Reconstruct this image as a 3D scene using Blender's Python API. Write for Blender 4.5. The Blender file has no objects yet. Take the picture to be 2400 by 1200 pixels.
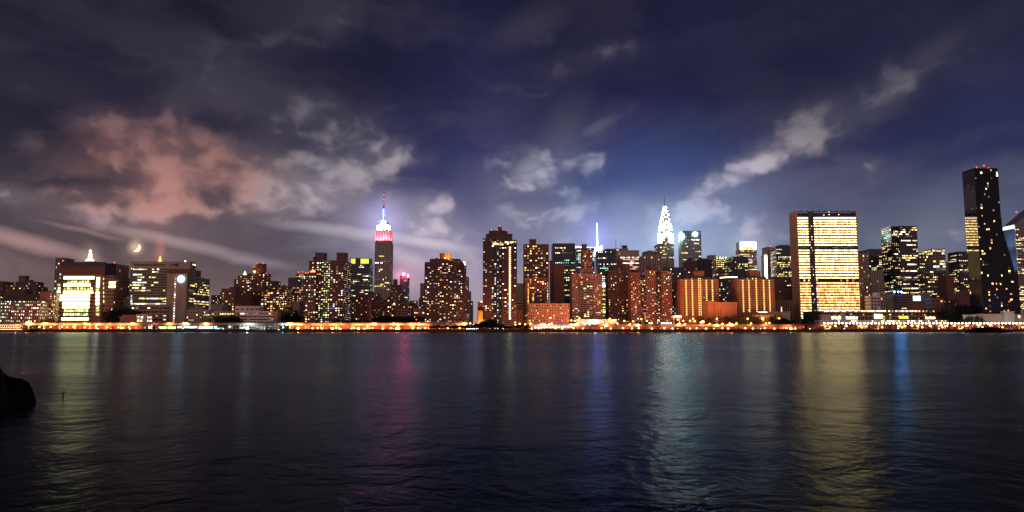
import bpy, math, random
from mathutils import Vector
R = math.radians
sc = bpy.context.scene
col = sc.collection

# ------------------------------------------------------------------ camera
F = 1700.0                      # focal length in units of a 2400 wide frame
PITCH = math.atan(0.1)
CAMZ = 4.0
cam_d = bpy.data.cameras.new('camera'); cam = bpy.data.objects.new('camera', cam_d); col.objects.link(cam)
cam_d.sensor_width = 36; cam_d.lens = 36 * F / 2400; cam_d.clip_start = .1; cam_d.clip_end = 60000
cam.location = (0, 0, CAMZ); cam.rotation_euler = (R(90) + PITCH, 0, 0)
sc.camera = cam
CP, SP = math.cos(PITCH), math.sin(PITCH)
def at(px, py, Y):
    """world X, Z of the point seen at px, py that stands at depth Y"""
    d = (600 - py) / F
    t = Y / (CP - d * SP)
    return t * (px - 1200) / F, CAMZ + t * (SP + d * CP)
def ang(px, py):
    dx, d = (px - 1200) / F, (600 - py) / F
    v = Vector((dx, CP - d * SP, SP + d * CP)).normalized()
    return math.atan2(v.x, v.y), math.asin(v.z)

sc.render.engine = 'CYCLES'
sc.cycles.use_denoising = True
sc.cycles.max_bounces = 5; sc.cycles.diffuse_bounces = 2; sc.cycles.glossy_bounces = 3
sc.cycles.caustics_reflective = False; sc.cycles.caustics_refractive = False
sc.cycles.sample_clamp_indirect = 4
sc.view_settings.view_transform = 'Standard'; sc.view_settings.look = 'None'
sc.view_settings.exposure = 0; sc.view_settings.gamma = 1

# ------------------------------------------------------------------ night sky (world, by direction)
class NT:
    def __init__(s, tree): s.t = tree; s.n = tree.nodes; s.l = tree.links
    def new(s, typ, **kw):
        n = s.n.new(typ)
        for k, v in kw.items(): setattr(n, k, v)
        return n
    def set(s, sock, v):
        if hasattr(v, 'is_output'): s.l.new(v, sock)
        else: sock.default_value = v
    def math(s, op, a, b=0.0, c=0.0, clamp=False):
        n = s.new('ShaderNodeMath', operation=op, use_clamp=clamp)
        s.set(n.inputs[0], a); s.set(n.inputs[1], b); s.set(n.inputs[2], c); return n.outputs[0]
    def vmath(s, op, a, b=(0, 0, 0)):
        n = s.new('ShaderNodeVectorMath', operation=op)
        s.set(n.inputs[0], a); s.set(n.inputs[1], b); return n.outputs[0]
    def scale(s, a, f):
        n = s.new('ShaderNodeVectorMath', operation='SCALE'); s.set(n.inputs[0], a); s.set(n.inputs['Scale'], f); return n.outputs[0]
    def maprange(s, v, a, b, c=0.0, d=1.0, kind='SMOOTHSTEP'):
        n = s.new('ShaderNodeMapRange', interpolation_type=kind)
        for i, x in enumerate((v, a, b, c, d)): s.set(n.inputs[i], x)
        return n.outputs[0]
    def mix(s, f, a, b):
        n = s.new('ShaderNodeMix', data_type='RGBA'); s.set(n.inputs[0], f)
        s.set(n.inputs[6], a if hasattr(a, 'is_output') else (*a, 1)[:4]); s.set(n.inputs[7], b if hasattr(b, 'is_output') else (*b, 1)[:4]); return n.outputs[2]
    def noise(s, v, sc_, det=4, rough=.5, dist=0.0, dims='3D', col_=False):
        n = s.new('ShaderNodeTexNoise', noise_dimensions=dims)
        s.set(n.inputs['Vector'], v); n.inputs['Scale'].default_value = sc_; n.inputs['Detail'].default_value = det
        n.inputs['Roughness'].default_value = rough; n.inputs['Distortion'].default_value = dist
        return n.outputs[1 if col_ else 0]
    def ramp(s, f, stops, interp='LINEAR'):
        n = s.new('ShaderNodeValToRGB'); s.set(n.inputs[0], f); cr = n.color_ramp; cr.interpolation = interp
        while len(cr.elements) < len(stops): cr.elements.new(.5)
        for e, (p, c) in zip(cr.elements, stops): e.position = p; e.color = (*c, 1)
        return n.outputs[0]

w = bpy.data.worlds.new('World'); sc.world = w; w.use_nodes = True
nt = NT(w.node_tree); nt.n.clear()
tc = nt.new('ShaderNodeTexCoord').outputs['Generated']
sep = nt.new('ShaderNodeSeparateXYZ'); nt.l.new(tc, sep.inputs[0])
az = nt.math('ARCTAN2', sep.outputs[0], sep.outputs[1]); el = nt.math('ARCSINE', sep.outputs[2])
comb = nt.new('ShaderNodeCombineXYZ'); nt.l.new(az, comb.inputs[0]); nt.l.new(el, comb.inputs[1])
ae = comb.outputs[0]
# ragged, wind-drawn edges
wob = nt.vmath('SUBTRACT', nt.noise(ae, 8, 4, .5, 0, '2D', True), (.5, .5, .5))
wob2 = nt.vmath('SUBTRACT', nt.noise(ae, 34, 4, .6, 0, '2D', True), (.5, .5, .5))
aw = nt.vmath('ADD', nt.vmath('ADD', ae, nt.vmath('MULTIPLY', wob, (.07, .045, 0))), nt.vmath('MULTIPLY', wob2, (.016, .012, 0)))
def blob(vec, px, py, rx, ry, rot=0, inner=0.0, outer=1.0):
    a0, e0 = ang(px, py); a1, _ = ang(px + rx, py); _, e1 = ang(px, py - ry)
    m = nt.new('ShaderNodeMapping', vector_type='TEXTURE')
    nt.l.new(vec, m.inputs[0]); m.inputs['Location'].default_value = (a0, e0, 0)
    m.inputs['Rotation'].default_value = (0, 0, R(rot)); m.inputs['Scale'].default_value = (max(a1 - a0, 1e-4), max(e1 - e0, 1e-4), 1)
    ln = nt.new('ShaderNodeVectorMath', operation='LENGTH'); nt.l.new(m.outputs[0], ln.inputs[0])
    return nt.maprange(ln.outputs['Value'], outer, inner)
def total(items):
    acc = None
    for v in items: acc = v if acc is None else nt.math('ADD', acc, v)
    return acc
CL = [  # px, py, rx, ry, tilt, amount
 (415,285,75,50,10,.75),(300,310,170,60,-5,.65),(150,378,95,42,-10,.7),(430,375,240,80,-4,.95),(345,420,170,80,-10,.75),(375,475,95,75,-30,.85),
 (540,392,140,50,-10,.8),(640,300,110,55,15,.65),(690,385,170,62,10,.85),(790,315,150,55,-22,.55),(845,385,120,50,22,.85),(925,345,90,28,-14,1.0),
 (740,440,220,65,8,.75),(875,405,95,40,28,.9),(700,480,150,50,10,.7),(740,255,120,45,-25,.45),(1012,490,52,34,18,1.3),(938,474,32,17,10,.9),
 (300,520,300,30,-6,.5),(1010,545,200,40,-6,.7),
 (1060,620,130,45,-10,.75),(110,470,240,40,0,.5),(240,490,190,38,-5,.55),(35,325,40,15,-10,.75),(20,440,90,30,0,.5),(500,500,220,40,6,.5),
 (775,60,80,75,35,.62),(650,100,220,60,12,.42),(480,190,180,55,-22,.48),(560,150,160,60,-10,.35),(80,190,200,45,0,.3),
 (1440,113,75,28,4,.75),(1330,140,100,45,10,.65),(1260,50,190,80,22,.42),(1430,20,120,45,28,.45),(1240,230,150,90,10,.5),(1400,290,130,38,20,.8),
 (1245,388,125,62,28,.98),(1300,455,60,24,15,.8),(1385,376,58,38,12,1.15),(1215,445,90,34,10,.7),(1200,512,90,44,5,.8),(1290,512,120,42,0,.85),
 (1352,485,42,17,8,.9),(1340,548,170,38,-4,.8),(1150,400,120,60,20,.4),
 (1690,432,150,40,30,.62),(1790,372,165,44,32,.62),(1905,262,85,42,24,.6),(1900,300,230,50,30,.4),(2080,226,95,30,18,.5),(2000,275,190,44,28,.5),
 (2150,150,160,60,30,.42),(2300,60,180,60,32,.38),(1640,475,70,18,28,.7),
 (1640,525,100,50,0,.75),(1700,512,90,36,-8,.8),(1770,555,140,46,-5,.75),(1780,482,60,22,0,.6),(1600,590,120,50,0,.6),(2060,370,110,14,-10,.5),
 (1720,425,70,34,28,.5),(1800,375,60,30,30,.5),(1920,255,55,30,24,.45),(1850,350,300,110,32,.35),(2180,565,200,60,5,.55),(850,300,160,60,-30,.5),(620,480,160,60,10,.45),(1480,520,140,70,0,.5),(1950,420,260,50,10,.35)]
# the cloud field is tabulated in azimuth and elevation: 24 elevation rows in RGB triples, two azimuth halves of 32 stops
A0, A1, E0, E1 = -.63, .63, -.01, .455; ROWS, COLS = 24, 64
blobs_ = []
for x, y, rx, ry, rot, k in CL:
    a0, e0 = ang(x, y); blobs_.append((a0, e0, max(ang(x + rx * 1.25, y)[0] - a0, 1e-4), max(ang(x, y - ry * 1.25)[1] - e0, 1e-4), math.cos(R(rot)), math.sin(R(rot)), k))
def field(a, e):
    tot = 0
    for a0, e0, sx, sy, c, s_, k in blobs_:
        dx, dy = a - a0, e - e0; u, v = (dx * c + dy * s_) / sx, (-dx * s_ + dy * c) / sy; q = u * u + v * v
        if q < 1: t = 1 - math.sqrt(q); tot += k * t * t * (3 - 2 * t)
    return tot
sepw = nt.new('ShaderNodeSeparateXYZ'); nt.l.new(aw, sepw.inputs[0])
row = nt.maprange(sepw.outputs[1], E0, E1, 0, ROWS - 1, 'LINEAR')
halves = []
for h in range(2):
    am0 = A0 + (A1 - A0) * (h * .5 if h == 0 else .5); am1 = am0 + (A1 - A0) * .5
    fa = nt.maprange(sepw.outputs[0], am0, am1, 0, 1, 'LINEAR'); acc = None
    for t3 in range(ROWS // 3):
        stops = [(i / 31, tuple(field(am0 + (am1 - am0) * i / 31, E0 + (E1 - E0) * (t3 * 3 + j) / (ROWS - 1)) for j in range(3))) for i in range(32)]
        rp = nt.ramp(fa, stops, 'EASE')
        wv = nt.vmath('ABSOLUTE', nt.vmath('SUBTRACT', (t3 * 3, t3 * 3 + 1, t3 * 3 + 2), row))
        wv = nt.vmath('MAXIMUM', nt.vmath('SUBTRACT', (1, 1, 1), wv), (0, 0, 0))
        dt = nt.new('ShaderNodeVectorMath', operation='DOT_PRODUCT'); nt.l.new(rp, dt.inputs[0]); nt.l.new(wv, dt.inputs[1])
        acc = dt.outputs['Value'] if acc is None else nt.math('ADD', acc, dt.outputs['Value'])
    halves.append(acc)
right_ = nt.math('GREATER_THAN', sepw.outputs[0], (A0 + A1) / 2)
M = nt.math('ADD', nt.math('MULTIPLY', halves[0], nt.math('SUBTRACT', 1.0, right_)), nt.math('MULTIPLY', halves[1], right_))
st = nt.new('ShaderNodeMapping'); nt.l.new(nt.vmath('ADD', ae, nt.vmath('MULTIPLY', wob2, (.010, .008, 0))), st.inputs[0]); st.inputs['Scale'].default_value = (.80, 1.15, 1); st.inputs['Rotation'].default_value = (0, 0, R(-16))
N1 = nt.noise(st.outputs[0], 20, 3, .5, .2, '2D')
N2 = nt.noise(st.outputs[0], 40, 3, .5, .2, '2D')
Nc = nt.math('ADD', nt.math('MULTIPLY', N1, .75), nt.math('MULTIPLY', N2, .25))
Ms = nt.math('MULTIPLY', nt.math('SUBTRACT', 1.0, nt.math('POWER', 2.718, nt.math('MULTIPLY', M, -.8))), 1.05)
puff = nt.maprange(nt.math('ADD', nt.math('MULTIPLY', Ms, 1.0), nt.math('MULTIPLY', nt.math('SUBTRACT', Nc, .5), 3.0)), .25, 1.14)
puff = nt.math('MULTIPLY', puff, nt.maprange(M, .05, .75))
vs = nt.new('ShaderNodeMapping'); nt.l.new(aw, vs.inputs[0]); vs.inputs['Scale'].default_value = (.45, 1.5, 1); vs.inputs['Rotation'].default_value = (0, 0, R(-17))
veil = nt.maprange(nt.noise(vs.outputs[0], 9, 4, .55, .3, '2D'), .40, .74)
veil = nt.math('MULTIPLY', veil, nt.maprange(az, .30, -.10, .08, .20))
dens = nt.math('ADD', nt.math('ADD', nt.math('MULTIPLY', puff, .70), nt.math('MULTIPLY', Ms, .34)), nt.math('MULTIPLY', veil, nt.math('SUBTRACT', 1.0, puff)))
dens = nt.math('MINIMUM', dens, 1.0)
al = nt.vmath('ADD', ae, nt.vmath('MULTIPLY', wob, (.03, .016, 0)))
for q in [(70, 568, 270, 30, -13, .72), (390, 560, 340, 27, -11, .62), (560, 602, 170, 22, -12, .4), (830, 548, 340, 26, -6, .62), (1010, 572, 210, 24, -8, .62), (960, 610, 170, 34, -22, .5), (200, 540, 170, 12, -9, .4),
          (1700, 430, 130, 24, 31, .55), (1775, 385, 110, 40, 33, .60), (1840, 330, 120, 36, 34, .42), (1915, 258, 72, 34, 25, .60), (2070, 232, 120, 26, 18, .36), (1900, 320, 330, 80, 30, .22), (1240, 392, 105, 52, 28, .55), (1385, 377, 48, 30, 12, .62), (1400, 295, 100, 26, 22, .42), (1012, 490, 42, 28, 18, .62), (1420, 113, 75, 22, 6, .42), (775, 60, 75, 75, 35, .40), (490, 200, 170, 50, -20, .30), (1240, 60, 190, 80, 22, .30), (2180, 130, 210, 60, 30, .30), (1310, 330, 110, 260, -18, .26)]:
    dens = nt.math('MAXIMUM', dens, nt.math('MULTIPLY', blob(al, *q[:5]), q[5]))
# clear-sky tone: elevation ramp, tinted by azimuth
elr = nt.maprange(el, 0, .46, 0, 1, 'LINEAR')
azr = nt.maprange(az, -.62, .62, 0, 1, 'LINEAR')
left = nt.ramp(elr, [(0, (.165, .108, .100)), (.25, (.082, .062, .080)), (.5, (.025, .022, .043)), (.75, (.0155, .0145, .031)), (1, (.0075, .0080, .0185))])
mid = nt.ramp(elr, [(0, (.33, .27, .31)), (.22, (.185, .19, .295)), (.45, (.040, .044, .130)), (.7, (.018, .018, .064)), (1, (.0115, .011, .034))])
right = nt.ramp(elr, [(0, (.19, .155, .175)), (.22, (.098, .122, .200)), (.45, (.025, .030, .088)), (.7, (.015, .0155, .043)), (1, (.0095, .0095, .021))])
wl = nt.maprange(azr, .18, .5); wr = nt.maprange(azr, .6, .9)
base = nt.mix(wr, nt.mix(wl, left, mid), right)
big = nt.noise(ae, 4.0, 3, .5, 0, '2D')
base = nt.scale(base, nt.maprange(big, .3, .7, .82, 1.18, 'LINEAR'))
# colour of the lit cloud
redm = nt.math('MAXIMUM', blob(ae, 360, 390, 400, 230, 0, .35), nt.math('MULTIPLY', blob(ae, 150, 590, 500, 130, 0, .3), .75))
blum = nt.math('MAXIMUM', blob(ae, 1370, 420, 330, 300, 0), blob(ae, 1600, 540, 360, 170, 0))
lowb = nt.maprange(el, .36, .14)
ccol = nt.mix(nt.math('MULTIPLY', redm, .8), (.50, .43, .47), (.50, .20, .15))
ccol = nt.mix(nt.math('MULTIPLY', blum, .75), ccol, (.43, .47, .62))
ccol = nt.scale(ccol, nt.maprange(lowb, 0, 1, .25, 1.05, 'LINEAR'))
ccol = nt.mix(nt.math('MULTIPLY', nt.math('SUBTRACT', 1.0, lowb), .5), ccol, (.060, .062, .105))
hot = total((nt.math('MULTIPLY', blob(ae, x, y, r, r2), k) for x, y, r, r2, k in [(950, 350, 130, 60, .45), (1240, 390, 130, 80, .35), (1760, 390, 190, 110, .42), (1010, 490, 70, 50, .55), (1380, 375, 70, 50, .4), (1000, 570, 200, 60, .45)]))
ccol = nt.scale(ccol, nt.math('ADD', 1.0, hot))
sky = nt.mix(nt.math('MULTIPLY', dens, .92), base, ccol)
# light of the city caught by the low cloud around the lit towers
def glow(px, py, rx, ry, c, inner=0.0, src=None, soft=None):
    b = blob(ae if src is None else src, px, py, rx, ry, 0, inner)
    b = nt.math('POWER', b, soft or 1.6)
    v = nt.new('ShaderNodeVectorMath', operation='SCALE'); v.inputs[0].default_value = c; nt.l.new(b, v.inputs['Scale']); return v.outputs[0]
for g in [(920, 540, 280, 170, (.11, .09, .14)), (901, 515, 95, 95, (.20, .19, .40)), (1540, 520, 560, 340, (.022, .060, .145)), (1560, 580, 420, 150, (.15, .19, .24)), (1560, 540, 70, 110, (.16, .20, .25)),
          (1400, 555, 150, 150, (.045, .045, .17)), (1400, 560, 45, 75, (.08, .08, .34)), (1600, 556, 60, 50, (.02, .13, .18)), (946, 650, 80, 75, (.26, .06, .10)),
          (940, 645, 28, 24, (.5, .08, .16)), (376, 480, 90, 230, (.045, .014, .010)), (375, 590, 24, 60, (.20, .06, .025)), (1752, 580, 80, 70, (.20, .20, .17)),
          (318, 580, 30, 30, (.55, .36, .20)), (318, 580, 85, 80, (.05, .036, .028)), (210, 600, 45, 50, (.16, .12, .09)), (1040, 650, 260, 160, (.12, .075, .085)), (1793, 620, 40, 70, (.14, .14, .13)), (2110, 640, 200, 120, (.02, .03, .03))]:
    sky = nt.vmath('ADD', sky, glow(*g))
# sky behind the viewer: unseen warm city glow, added to light the facades
back = nt.ramp(nt.maprange(el, 0, 1.2, 0, 1, 'LINEAR'), [(0, (.92, .50, .46)), (.25, (.56, .33, .33)), (.6, (.06, .045, .065)), (1, (.012, .010, .022))])
sky = nt.mix(nt.maprange(sep.outputs[1], .25, -.15), sky, back)
bg = nt.new('ShaderNodeBackground'); nt.l.new(sky, bg.inputs[0]); bg.inputs[1].default_value = 1.0
out = nt.new('ShaderNodeOutputWorld'); nt.l.new(bg.outputs[0], out.inputs[0])
w.cycles.sampling_method = 'MANUAL'; w.cycles.sample_map_resolution = 512

# ------------------------------------------------------------------ materials
def mat(name, rgb, rough=.8, metal=0.0, var=.25, scale=.15, spec=.3, bump=0.0, emit=None, strength=1.0, streak=False):
    m = bpy.data.materials.new(name); m.use_nodes = True
    t = NT(m.node_tree); b = t.n['Principled BSDF']
    g = t.new('ShaderNodeNewGeometry').outputs['Position']
    mp = t.new('ShaderNodeMapping'); t.l.new(g, mp.inputs[0]); mp.inputs['Scale'].default_value = (1, 1, .25 if streak else 1)
    n = t.noise(mp.outputs[0], scale, 5, .6)
    n2 = t.noise(g, scale * 14, 3, .6)
    f = t.math('ADD', t.math('MULTIPLY', n, .7), t.math('MULTIPLY', n2, .3))
    k = t.maprange(f, .3, .7, 1 - var, 1 + var, 'LINEAR')
    c = t.new('ShaderNodeVectorMath', operation='SCALE'); c.inputs[0].default_value = rgb; t.l.new(k, c.inputs['Scale'])
    t.l.new(c.outputs[0], b.inputs['Base Color'])
    b.inputs['Roughness'].default_value = rough; b.inputs['Metallic'].default_value = metal; b.inputs['Specular IOR Level'].default_value = spec
    if bump:
        bn = t.new('ShaderNodeBump'); t.l.new(n2, bn.inputs['Height']); bn.inputs['Strength'].default_value = bump; t.l.new(bn.outputs[0], b.inputs['Normal'])
    return m
def glowmat(name, rgb, s, vary=True, sample=False):
    m = bpy.data.materials.new(name); m.use_nodes = True
    t = NT(m.node_tree); t.n.clear()
    e = t.new('ShaderNodeEmission'); e.inputs[0].default_value = (*rgb, 1)
    o = t.new('ShaderNodeOutputMaterial'); t.l.new(e.outputs[0], o.inputs[0])
    if vary:
        r = t.new('ShaderNodeObjectInfo').outputs['Random']
        p = t.new('ShaderNodeNewGeometry').outputs['Position']
        sn = t.new('ShaderNodeVectorMath', operation='SNAP'); t.l.new(p, sn.inputs[0]); sn.inputs[1].default_value = (3.1, 3.1, 3.1)
        wn = t.new('ShaderNodeTexWhiteNoise', noise_dimensions='3D'); t.l.new(sn.outputs[0], wn.inputs[0])
        rr = t.math('FRACT', t.math('ADD', t.math('MULTIPLY', r, 7.31), wn.outputs[0]))
        k = t.math('MULTIPLY_ADD', t.math('POWER', rr, 2.2), 1.9, .22)
        t.l.new(t.math('MULTIPLY', k, s), e.inputs[1])
    else: e.inputs[1].default_value = s
    m.cycles.emission_sampling = 'AUTO' if sample else 'NONE'
    return m
W = {}
def wall(k, *a, **kw): W[k] = mat(*a, **kw)
wall('brick', 'red brick', (.26, .125, .095), streak=True)
wall('dbrick', 'dark brown brick', (.155, .085, .075), streak=True)
wall('obrick', 'orange brick', (.38, .185, .115), streak=True)
wall('tan', 'tan masonry', (.36, .26, .19), streak=True)
wall('pink', 'pinkish brick', (.33, .20, .165), streak=True)
wall('pale', 'haze paled panels', (.34, .43, .47), streak=True)  # far haze put into a paler, cooler wall colour
wall('conc', 'grey concrete', (.33, .31, .28), streak=True)
wall('lconc', 'pale limestone', (.42, .39, .35), streak=True)
wall('white', 'white panels', (.66, .65, .62), streak=True, var=.15)
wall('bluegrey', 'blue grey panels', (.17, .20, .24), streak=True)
wall('steel', 'dark metal panels', (.045, .05, .062), rough=.5, spec=.4)
wall('black', 'black glass panels', (.006, .012, .030), rough=.10, spec=.10)
wall('navy', 'navy glass panels', (.040, .062, .105), rough=.35, spec=.4)
wall('green', 'greenish panels', (.24, .28, .20), streak=True)
wall('brown', 'brown panels', (.17, .088, .066), streak=True)
wall('marble', 'veined marble slab', (.62, .40, .27), streak=True, var=.12, scale=.05)
wall('glass', 'unlit window glass', (.010, .014, .026), rough=.16, spec=.28, var=.5, scale=.3)
wall('roof', 'dark roofing', (.05, .045, .045), rough=.9)
wall('pole', 'galvanised steel', (.25, .24, .23), rough=.5, metal=.6)
wall('asphalt', 'asphalt', (.05, .048, .046), rough=.9)
wall('ground', 'city ground', (.09, .075, .062), rough=.95)
wall('stone', 'wet seawall stone', (.05, .046, .042), rough=.75, scale=.5, var=.5, bump=.6)
wall('rock', 'dark shore rock', (.0035, .0035, .004), rough=.85, spec=.06, scale=1.5, var=.6, bump=.8)
wall('bark', 'bark', (.06, .045, .035), rough=.9, scale=3)
wall('leaf', 'leaves', (.055, .060, .022), rough=.8, scale=1.2, var=.5)
wall('leafd', 'dark evergreen leaves', (.022, .030, .018), rough=.8, scale=1.2, var=.5)
wall('rubber', 'tyre rubber', (.02, .02, .02), rough=.9)
wall('carw', 'pale car paint', (.5, .5, .5), rough=.25, spec=.5)
wall('card', 'dark car paint', (.05, .05, .06), rough=.25, spec=.5)
wall('gold', 'gilded roof tile', (.55, .33, .08), rough=.4)
wall('chrome', 'stainless steel', (.55, .57, .60), rough=.35, metal=.8)
G = {}
for k, c, s in [('ww', (1, .74, .42), 2.6), ('w', (1, .90, .72), 3.2), ('y', (1, .66, .20), 2.6), ('yg', (.88, .92, .28), 2.0), ('g', (.45, 1, .55), 1.4), ('o', (1, .36, .08), 2.6),
                ('r', (1, .42, .30), 2.0), ('b', (.14, .18, 1), 3.6), ('c', (.45, .88, 1), 2.6), ('dim', (.8, .6, .45), .30), ('dimg', (.5, .6, .45), .25)]:
    G[k] = glowmat('lit window ' + k, c, s)
G['col'] = glowmat('stairwell window', (1, .66, .16), 2.4, False)
G['colw'] = glowmat('lift lobby window', (1, .80, .42), 4.0, False)
G['band'] = glowmat('fluorescent office band', (1, .84, .34), 4.8, False)
G['lamp'] = glowmat('sodium lamp', (1, .34, .07), 15, False)
G['lampb'] = glowmat('large sodium flood lamp', (1, .42, .09), 36, False)
G['lampr'] = glowmat('red signal lamp', (1, .05, .05), 16, False)
G['lampw'] = glowmat('white lamp', (1, .90, .78), 26, False)
G['lampc'] = glowmat('cyan lamp', (.10, .85, 1), 30, False)
G['flood'] = glowmat('white flood lamp', (.92, .97, 1), 45, False, True)
G['bflood'] = glowmat('blue flood lamp', (.08, .50, 1), 30, False, True)
G['signm'] = glowmat('teal backlit sign', (.45, .95, .88), 60, False, True)
G['redlamp'] = glowmat('aviation beacon', (1, .03, .04), 5, False)
G['sign'] = glowmat('cyan backlit sign', (.50, .86, 1), 7, False, True)
G['redsign'] = glowmat('red neon sign', (1, .05, .14), 110, False, True)
G['crownw'] = glowmat('white window and floodlit glow', (1, .94, .74), 9, False)  # on crowns this glow stands in for floodlight; elsewhere lit windows
G['crowny'] = glowmat('yellow green window and floodlit glow', (.78, .80, .10), 1.5, False)
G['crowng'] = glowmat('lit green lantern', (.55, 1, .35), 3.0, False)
G['crownm'] = glowmat('white lamp and floodlit glow', (1, .86, .60), 4.0, False)
G['crowno'] = glowmat('golden floodlit glow', (1, .42, .06), 4.0, False)
G['chry'] = glowmat('crown windows and floodlit corners', (1, 1, .76), 24, False, True)
G['mast'] = glowmat('lit mast glass', (.34, .42, 1), 4, False)
G['mastb'] = glowmat('blue mast edge', (.03, .06, 1), 8, False)
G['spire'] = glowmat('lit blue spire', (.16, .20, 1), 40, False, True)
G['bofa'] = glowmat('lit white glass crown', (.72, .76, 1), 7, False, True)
G['screen'] = glowmat('screen', (.55, 1, .86), 2.4, False)
G['moon'] = glowmat('moon', (1, .86, .62), 3.0, False)
G['string'] = glowmat('string of bulbs', (1, .62, .28), 6, False)
G['glim'] = glowmat('headlamp', (1, .92, .8), 22, False)
G['tail'] = glowmat('tail lamp', (1, .04, .02), 9, False)
# secretariat window bands: bay by bay differences of blinds and lamps
def unmat(name, c1, c2, s):
    m = bpy.data.materials.new(name); m.use_nodes = True; t = NT(m.node_tree); t.n.clear()
    p = t.new('ShaderNodeNewGeometry').outputs['Position']
    sn = t.new('ShaderNodeVectorMath', operation='SNAP'); t.l.new(p, sn.inputs[0]); sn.inputs[1].default_value = (2.2, 50, 3.86)
    wn = t.new('ShaderNodeTexWhiteNoise', noise_dimensions='3D'); t.l.new(sn.outputs[0], wn.inputs[0])
    nz = t.noise(p, .35, 3, .6)
    k = t.math('MULTIPLY_ADD', t.math('POWER', wn.outputs[0], 1.6), 1.0, .45)
    k = t.math('MULTIPLY', k, t.maprange(nz, .3, .7, .6, 1.5, 'LINEAR'))
    e = t.new('ShaderNodeEmission'); t.l.new(t.mix(wn.outputs[0], c1, c2), e.inputs[0]); t.l.new(t.math('MULTIPLY', k, s), e.inputs[1])
    o = t.new('ShaderNodeOutputMaterial'); t.l.new(e.outputs[0], o.inputs[0]); m.cycles.emission_sampling = 'NONE'; return m
G['un'] = unmat('office band yellow', (1, .57, .14), (1, .73, .30), 9.5)
G['uno'] = unmat('office band amber', (1, .34, .08), (1, .50, .18), 4.0)

# ------------------------------------------------------------------ mesh helpers
class MB:
    def __init__(s): s.v = []; s.f = []; s.m = []
    def box(s, x0, x1, y0, y1, z0, z1, m=0):
        i = len(s.v)
        s.v += [(x0, y0, z0), (x1, y0, z0), (x1, y1, z0), (x0, y1, z0), (x0, y0, z1), (x1, y0, z1), (x1, y1, z1), (x0, y1, z1)]
        s.f += [(i, i + 3, i + 2, i + 1), (i + 4, i + 5, i + 6, i + 7), (i, i + 1, i + 5, i + 4), (i + 1, i + 2, i + 6, i + 5), (i + 2, i + 3, i + 7, i + 6), (i + 3, i, i + 4, i + 7)]
        s.m += [m] * 6
    def frustum(s, cx, cy, z0, z1, r0, r1, n=8, m=0, rot=0.0, sy=1.0):
        i = len(s.v)
        for z, r in ((z0, r0), (z1, r1)):
            for k in range(n):
                a = rot + 2 * math.pi * k / n; s.v.append((cx + r * math.cos(a), cy + sy * r * math.sin(a), z))
        for k in range(n):
            s.f.append((i + k, i + (k + 1) % n, i + n + (k + 1) % n, i + n + k)); s.m.append(m)
        s.f.append(tuple(i + n - 1 - k for k in range(n))); s.f.append(tuple(i + n + k for k in range(n))); s.m += [m, m]
    def tube(s, p, q, r0, r1, n=6, m=0):
        p, q = Vector(p), Vector(q); d = (q - p).normalized(); a = d.orthogonal().normalized(); b = d.cross(a); i = len(s.v)
        for c, r in ((p, r0), (q, r1)):
            for k in range(n):
                t = 2 * math.pi * k / n; s.v.append(tuple(c + r * (a * math.cos(t) + b * math.sin(t))))
        for k in range(n):
            s.f.append((i + k, i + (k + 1) % n, i + n + (k + 1) % n, i + n + k)); s.m.append(m)
        s.f.append(tuple(i + n - 1 - k for k in range(n))); s.f.append(tuple(i + n + k for k in range(n))); s.m += [m, m]
    def sphere(s, c, r, seg=8, rings=5, m=0, sz=1.0):
        i = len(s.v); s.v.append((c[0], c[1], c[2] - r * sz))
        for a in range(1, rings):
            ph = -math.pi / 2 + math.pi * a / rings
            for k in range(seg):
                t = 2 * math.pi * k / seg; s.v.append((c[0] + r * math.cos(ph) * math.cos(t), c[1] + r * math.cos(ph) * math.sin(t), c[2] + r * sz * math.sin(ph)))
        top = len(s.v); s.v.append((c[0], c[1], c[2] + r * sz))
        for k in range(seg): s.f.append((i, i + 1 + (k + 1) % seg, i + 1 + k)); s.m.append(m)
        for a in range(rings - 2):
            for k in range(seg):
                b = i + 1 + a * seg; s.f.append((b + k, b + (k + 1) % seg, b + seg + (k + 1) % seg, b + seg + k)); s.m.append(m)
        b = i + 1 + (rings - 2) * seg
        for k in range(seg): s.f.append((b + k, b + (k + 1) % seg, top)); s.m.append(m)
    def prism(s, pts, y0, y1, m=0):
        """outline in x,z (counter-clockwise seen from -y) extruded from y0 to y1"""
        i = len(s.v); n = len(pts)
        s.v += [(x, y0, z) for x, z in pts] + [(x, y1, z) for x, z in pts]
        s.f.append(tuple(range(i, i + n))); s.f.append(tuple(range(i + 2 * n - 1, i + n - 1, -1))); s.m += [m, m]
        for k in range(n): s.f.append((i + k, i + n + k, i + n + (k + 1) % n, i + (k + 1) % n)); s.m.append(m)
    def build(s, name, mats, parent=None, origin=None):
        me = bpy.data.meshes.new(name)
        o3 = parent.location if parent is not None and parent.parent is None else Vector(origin or (0, 0, 0))
        if parent is not None and parent.parent is not None: o3 = parent.parent.location
        me.from_pydata([(x - o3[0], y - o3[1], z - o3[2]) for x, y, z in s.v], [], s.f)
        for m in (mats if isinstance(mats, (list, tuple)) else [mats]): me.materials.append(m)
        if any(s.m): me.polygons.foreach_set('material_index', s.m)
        me.update()
        ob = bpy.data.objects.new(name, me); col.objects.link(ob)
        if parent is not None: ob.parent = parent
        elif origin is not None: ob.location = origin
        return ob
def tag(o, label, cat, group=None):
    o['label'] = label; o['category'] = cat
    if group: o['group'] = group
    return o
def empty(name, loc, label, cat, group=None):
    o = bpy.data.objects.new(name, None); col.objects.link(o); o.location = loc; o.empty_display_size = .5
    return tag(o, label, cat, group)
def struct(o): o['kind'] = 'structure'; return o
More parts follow.
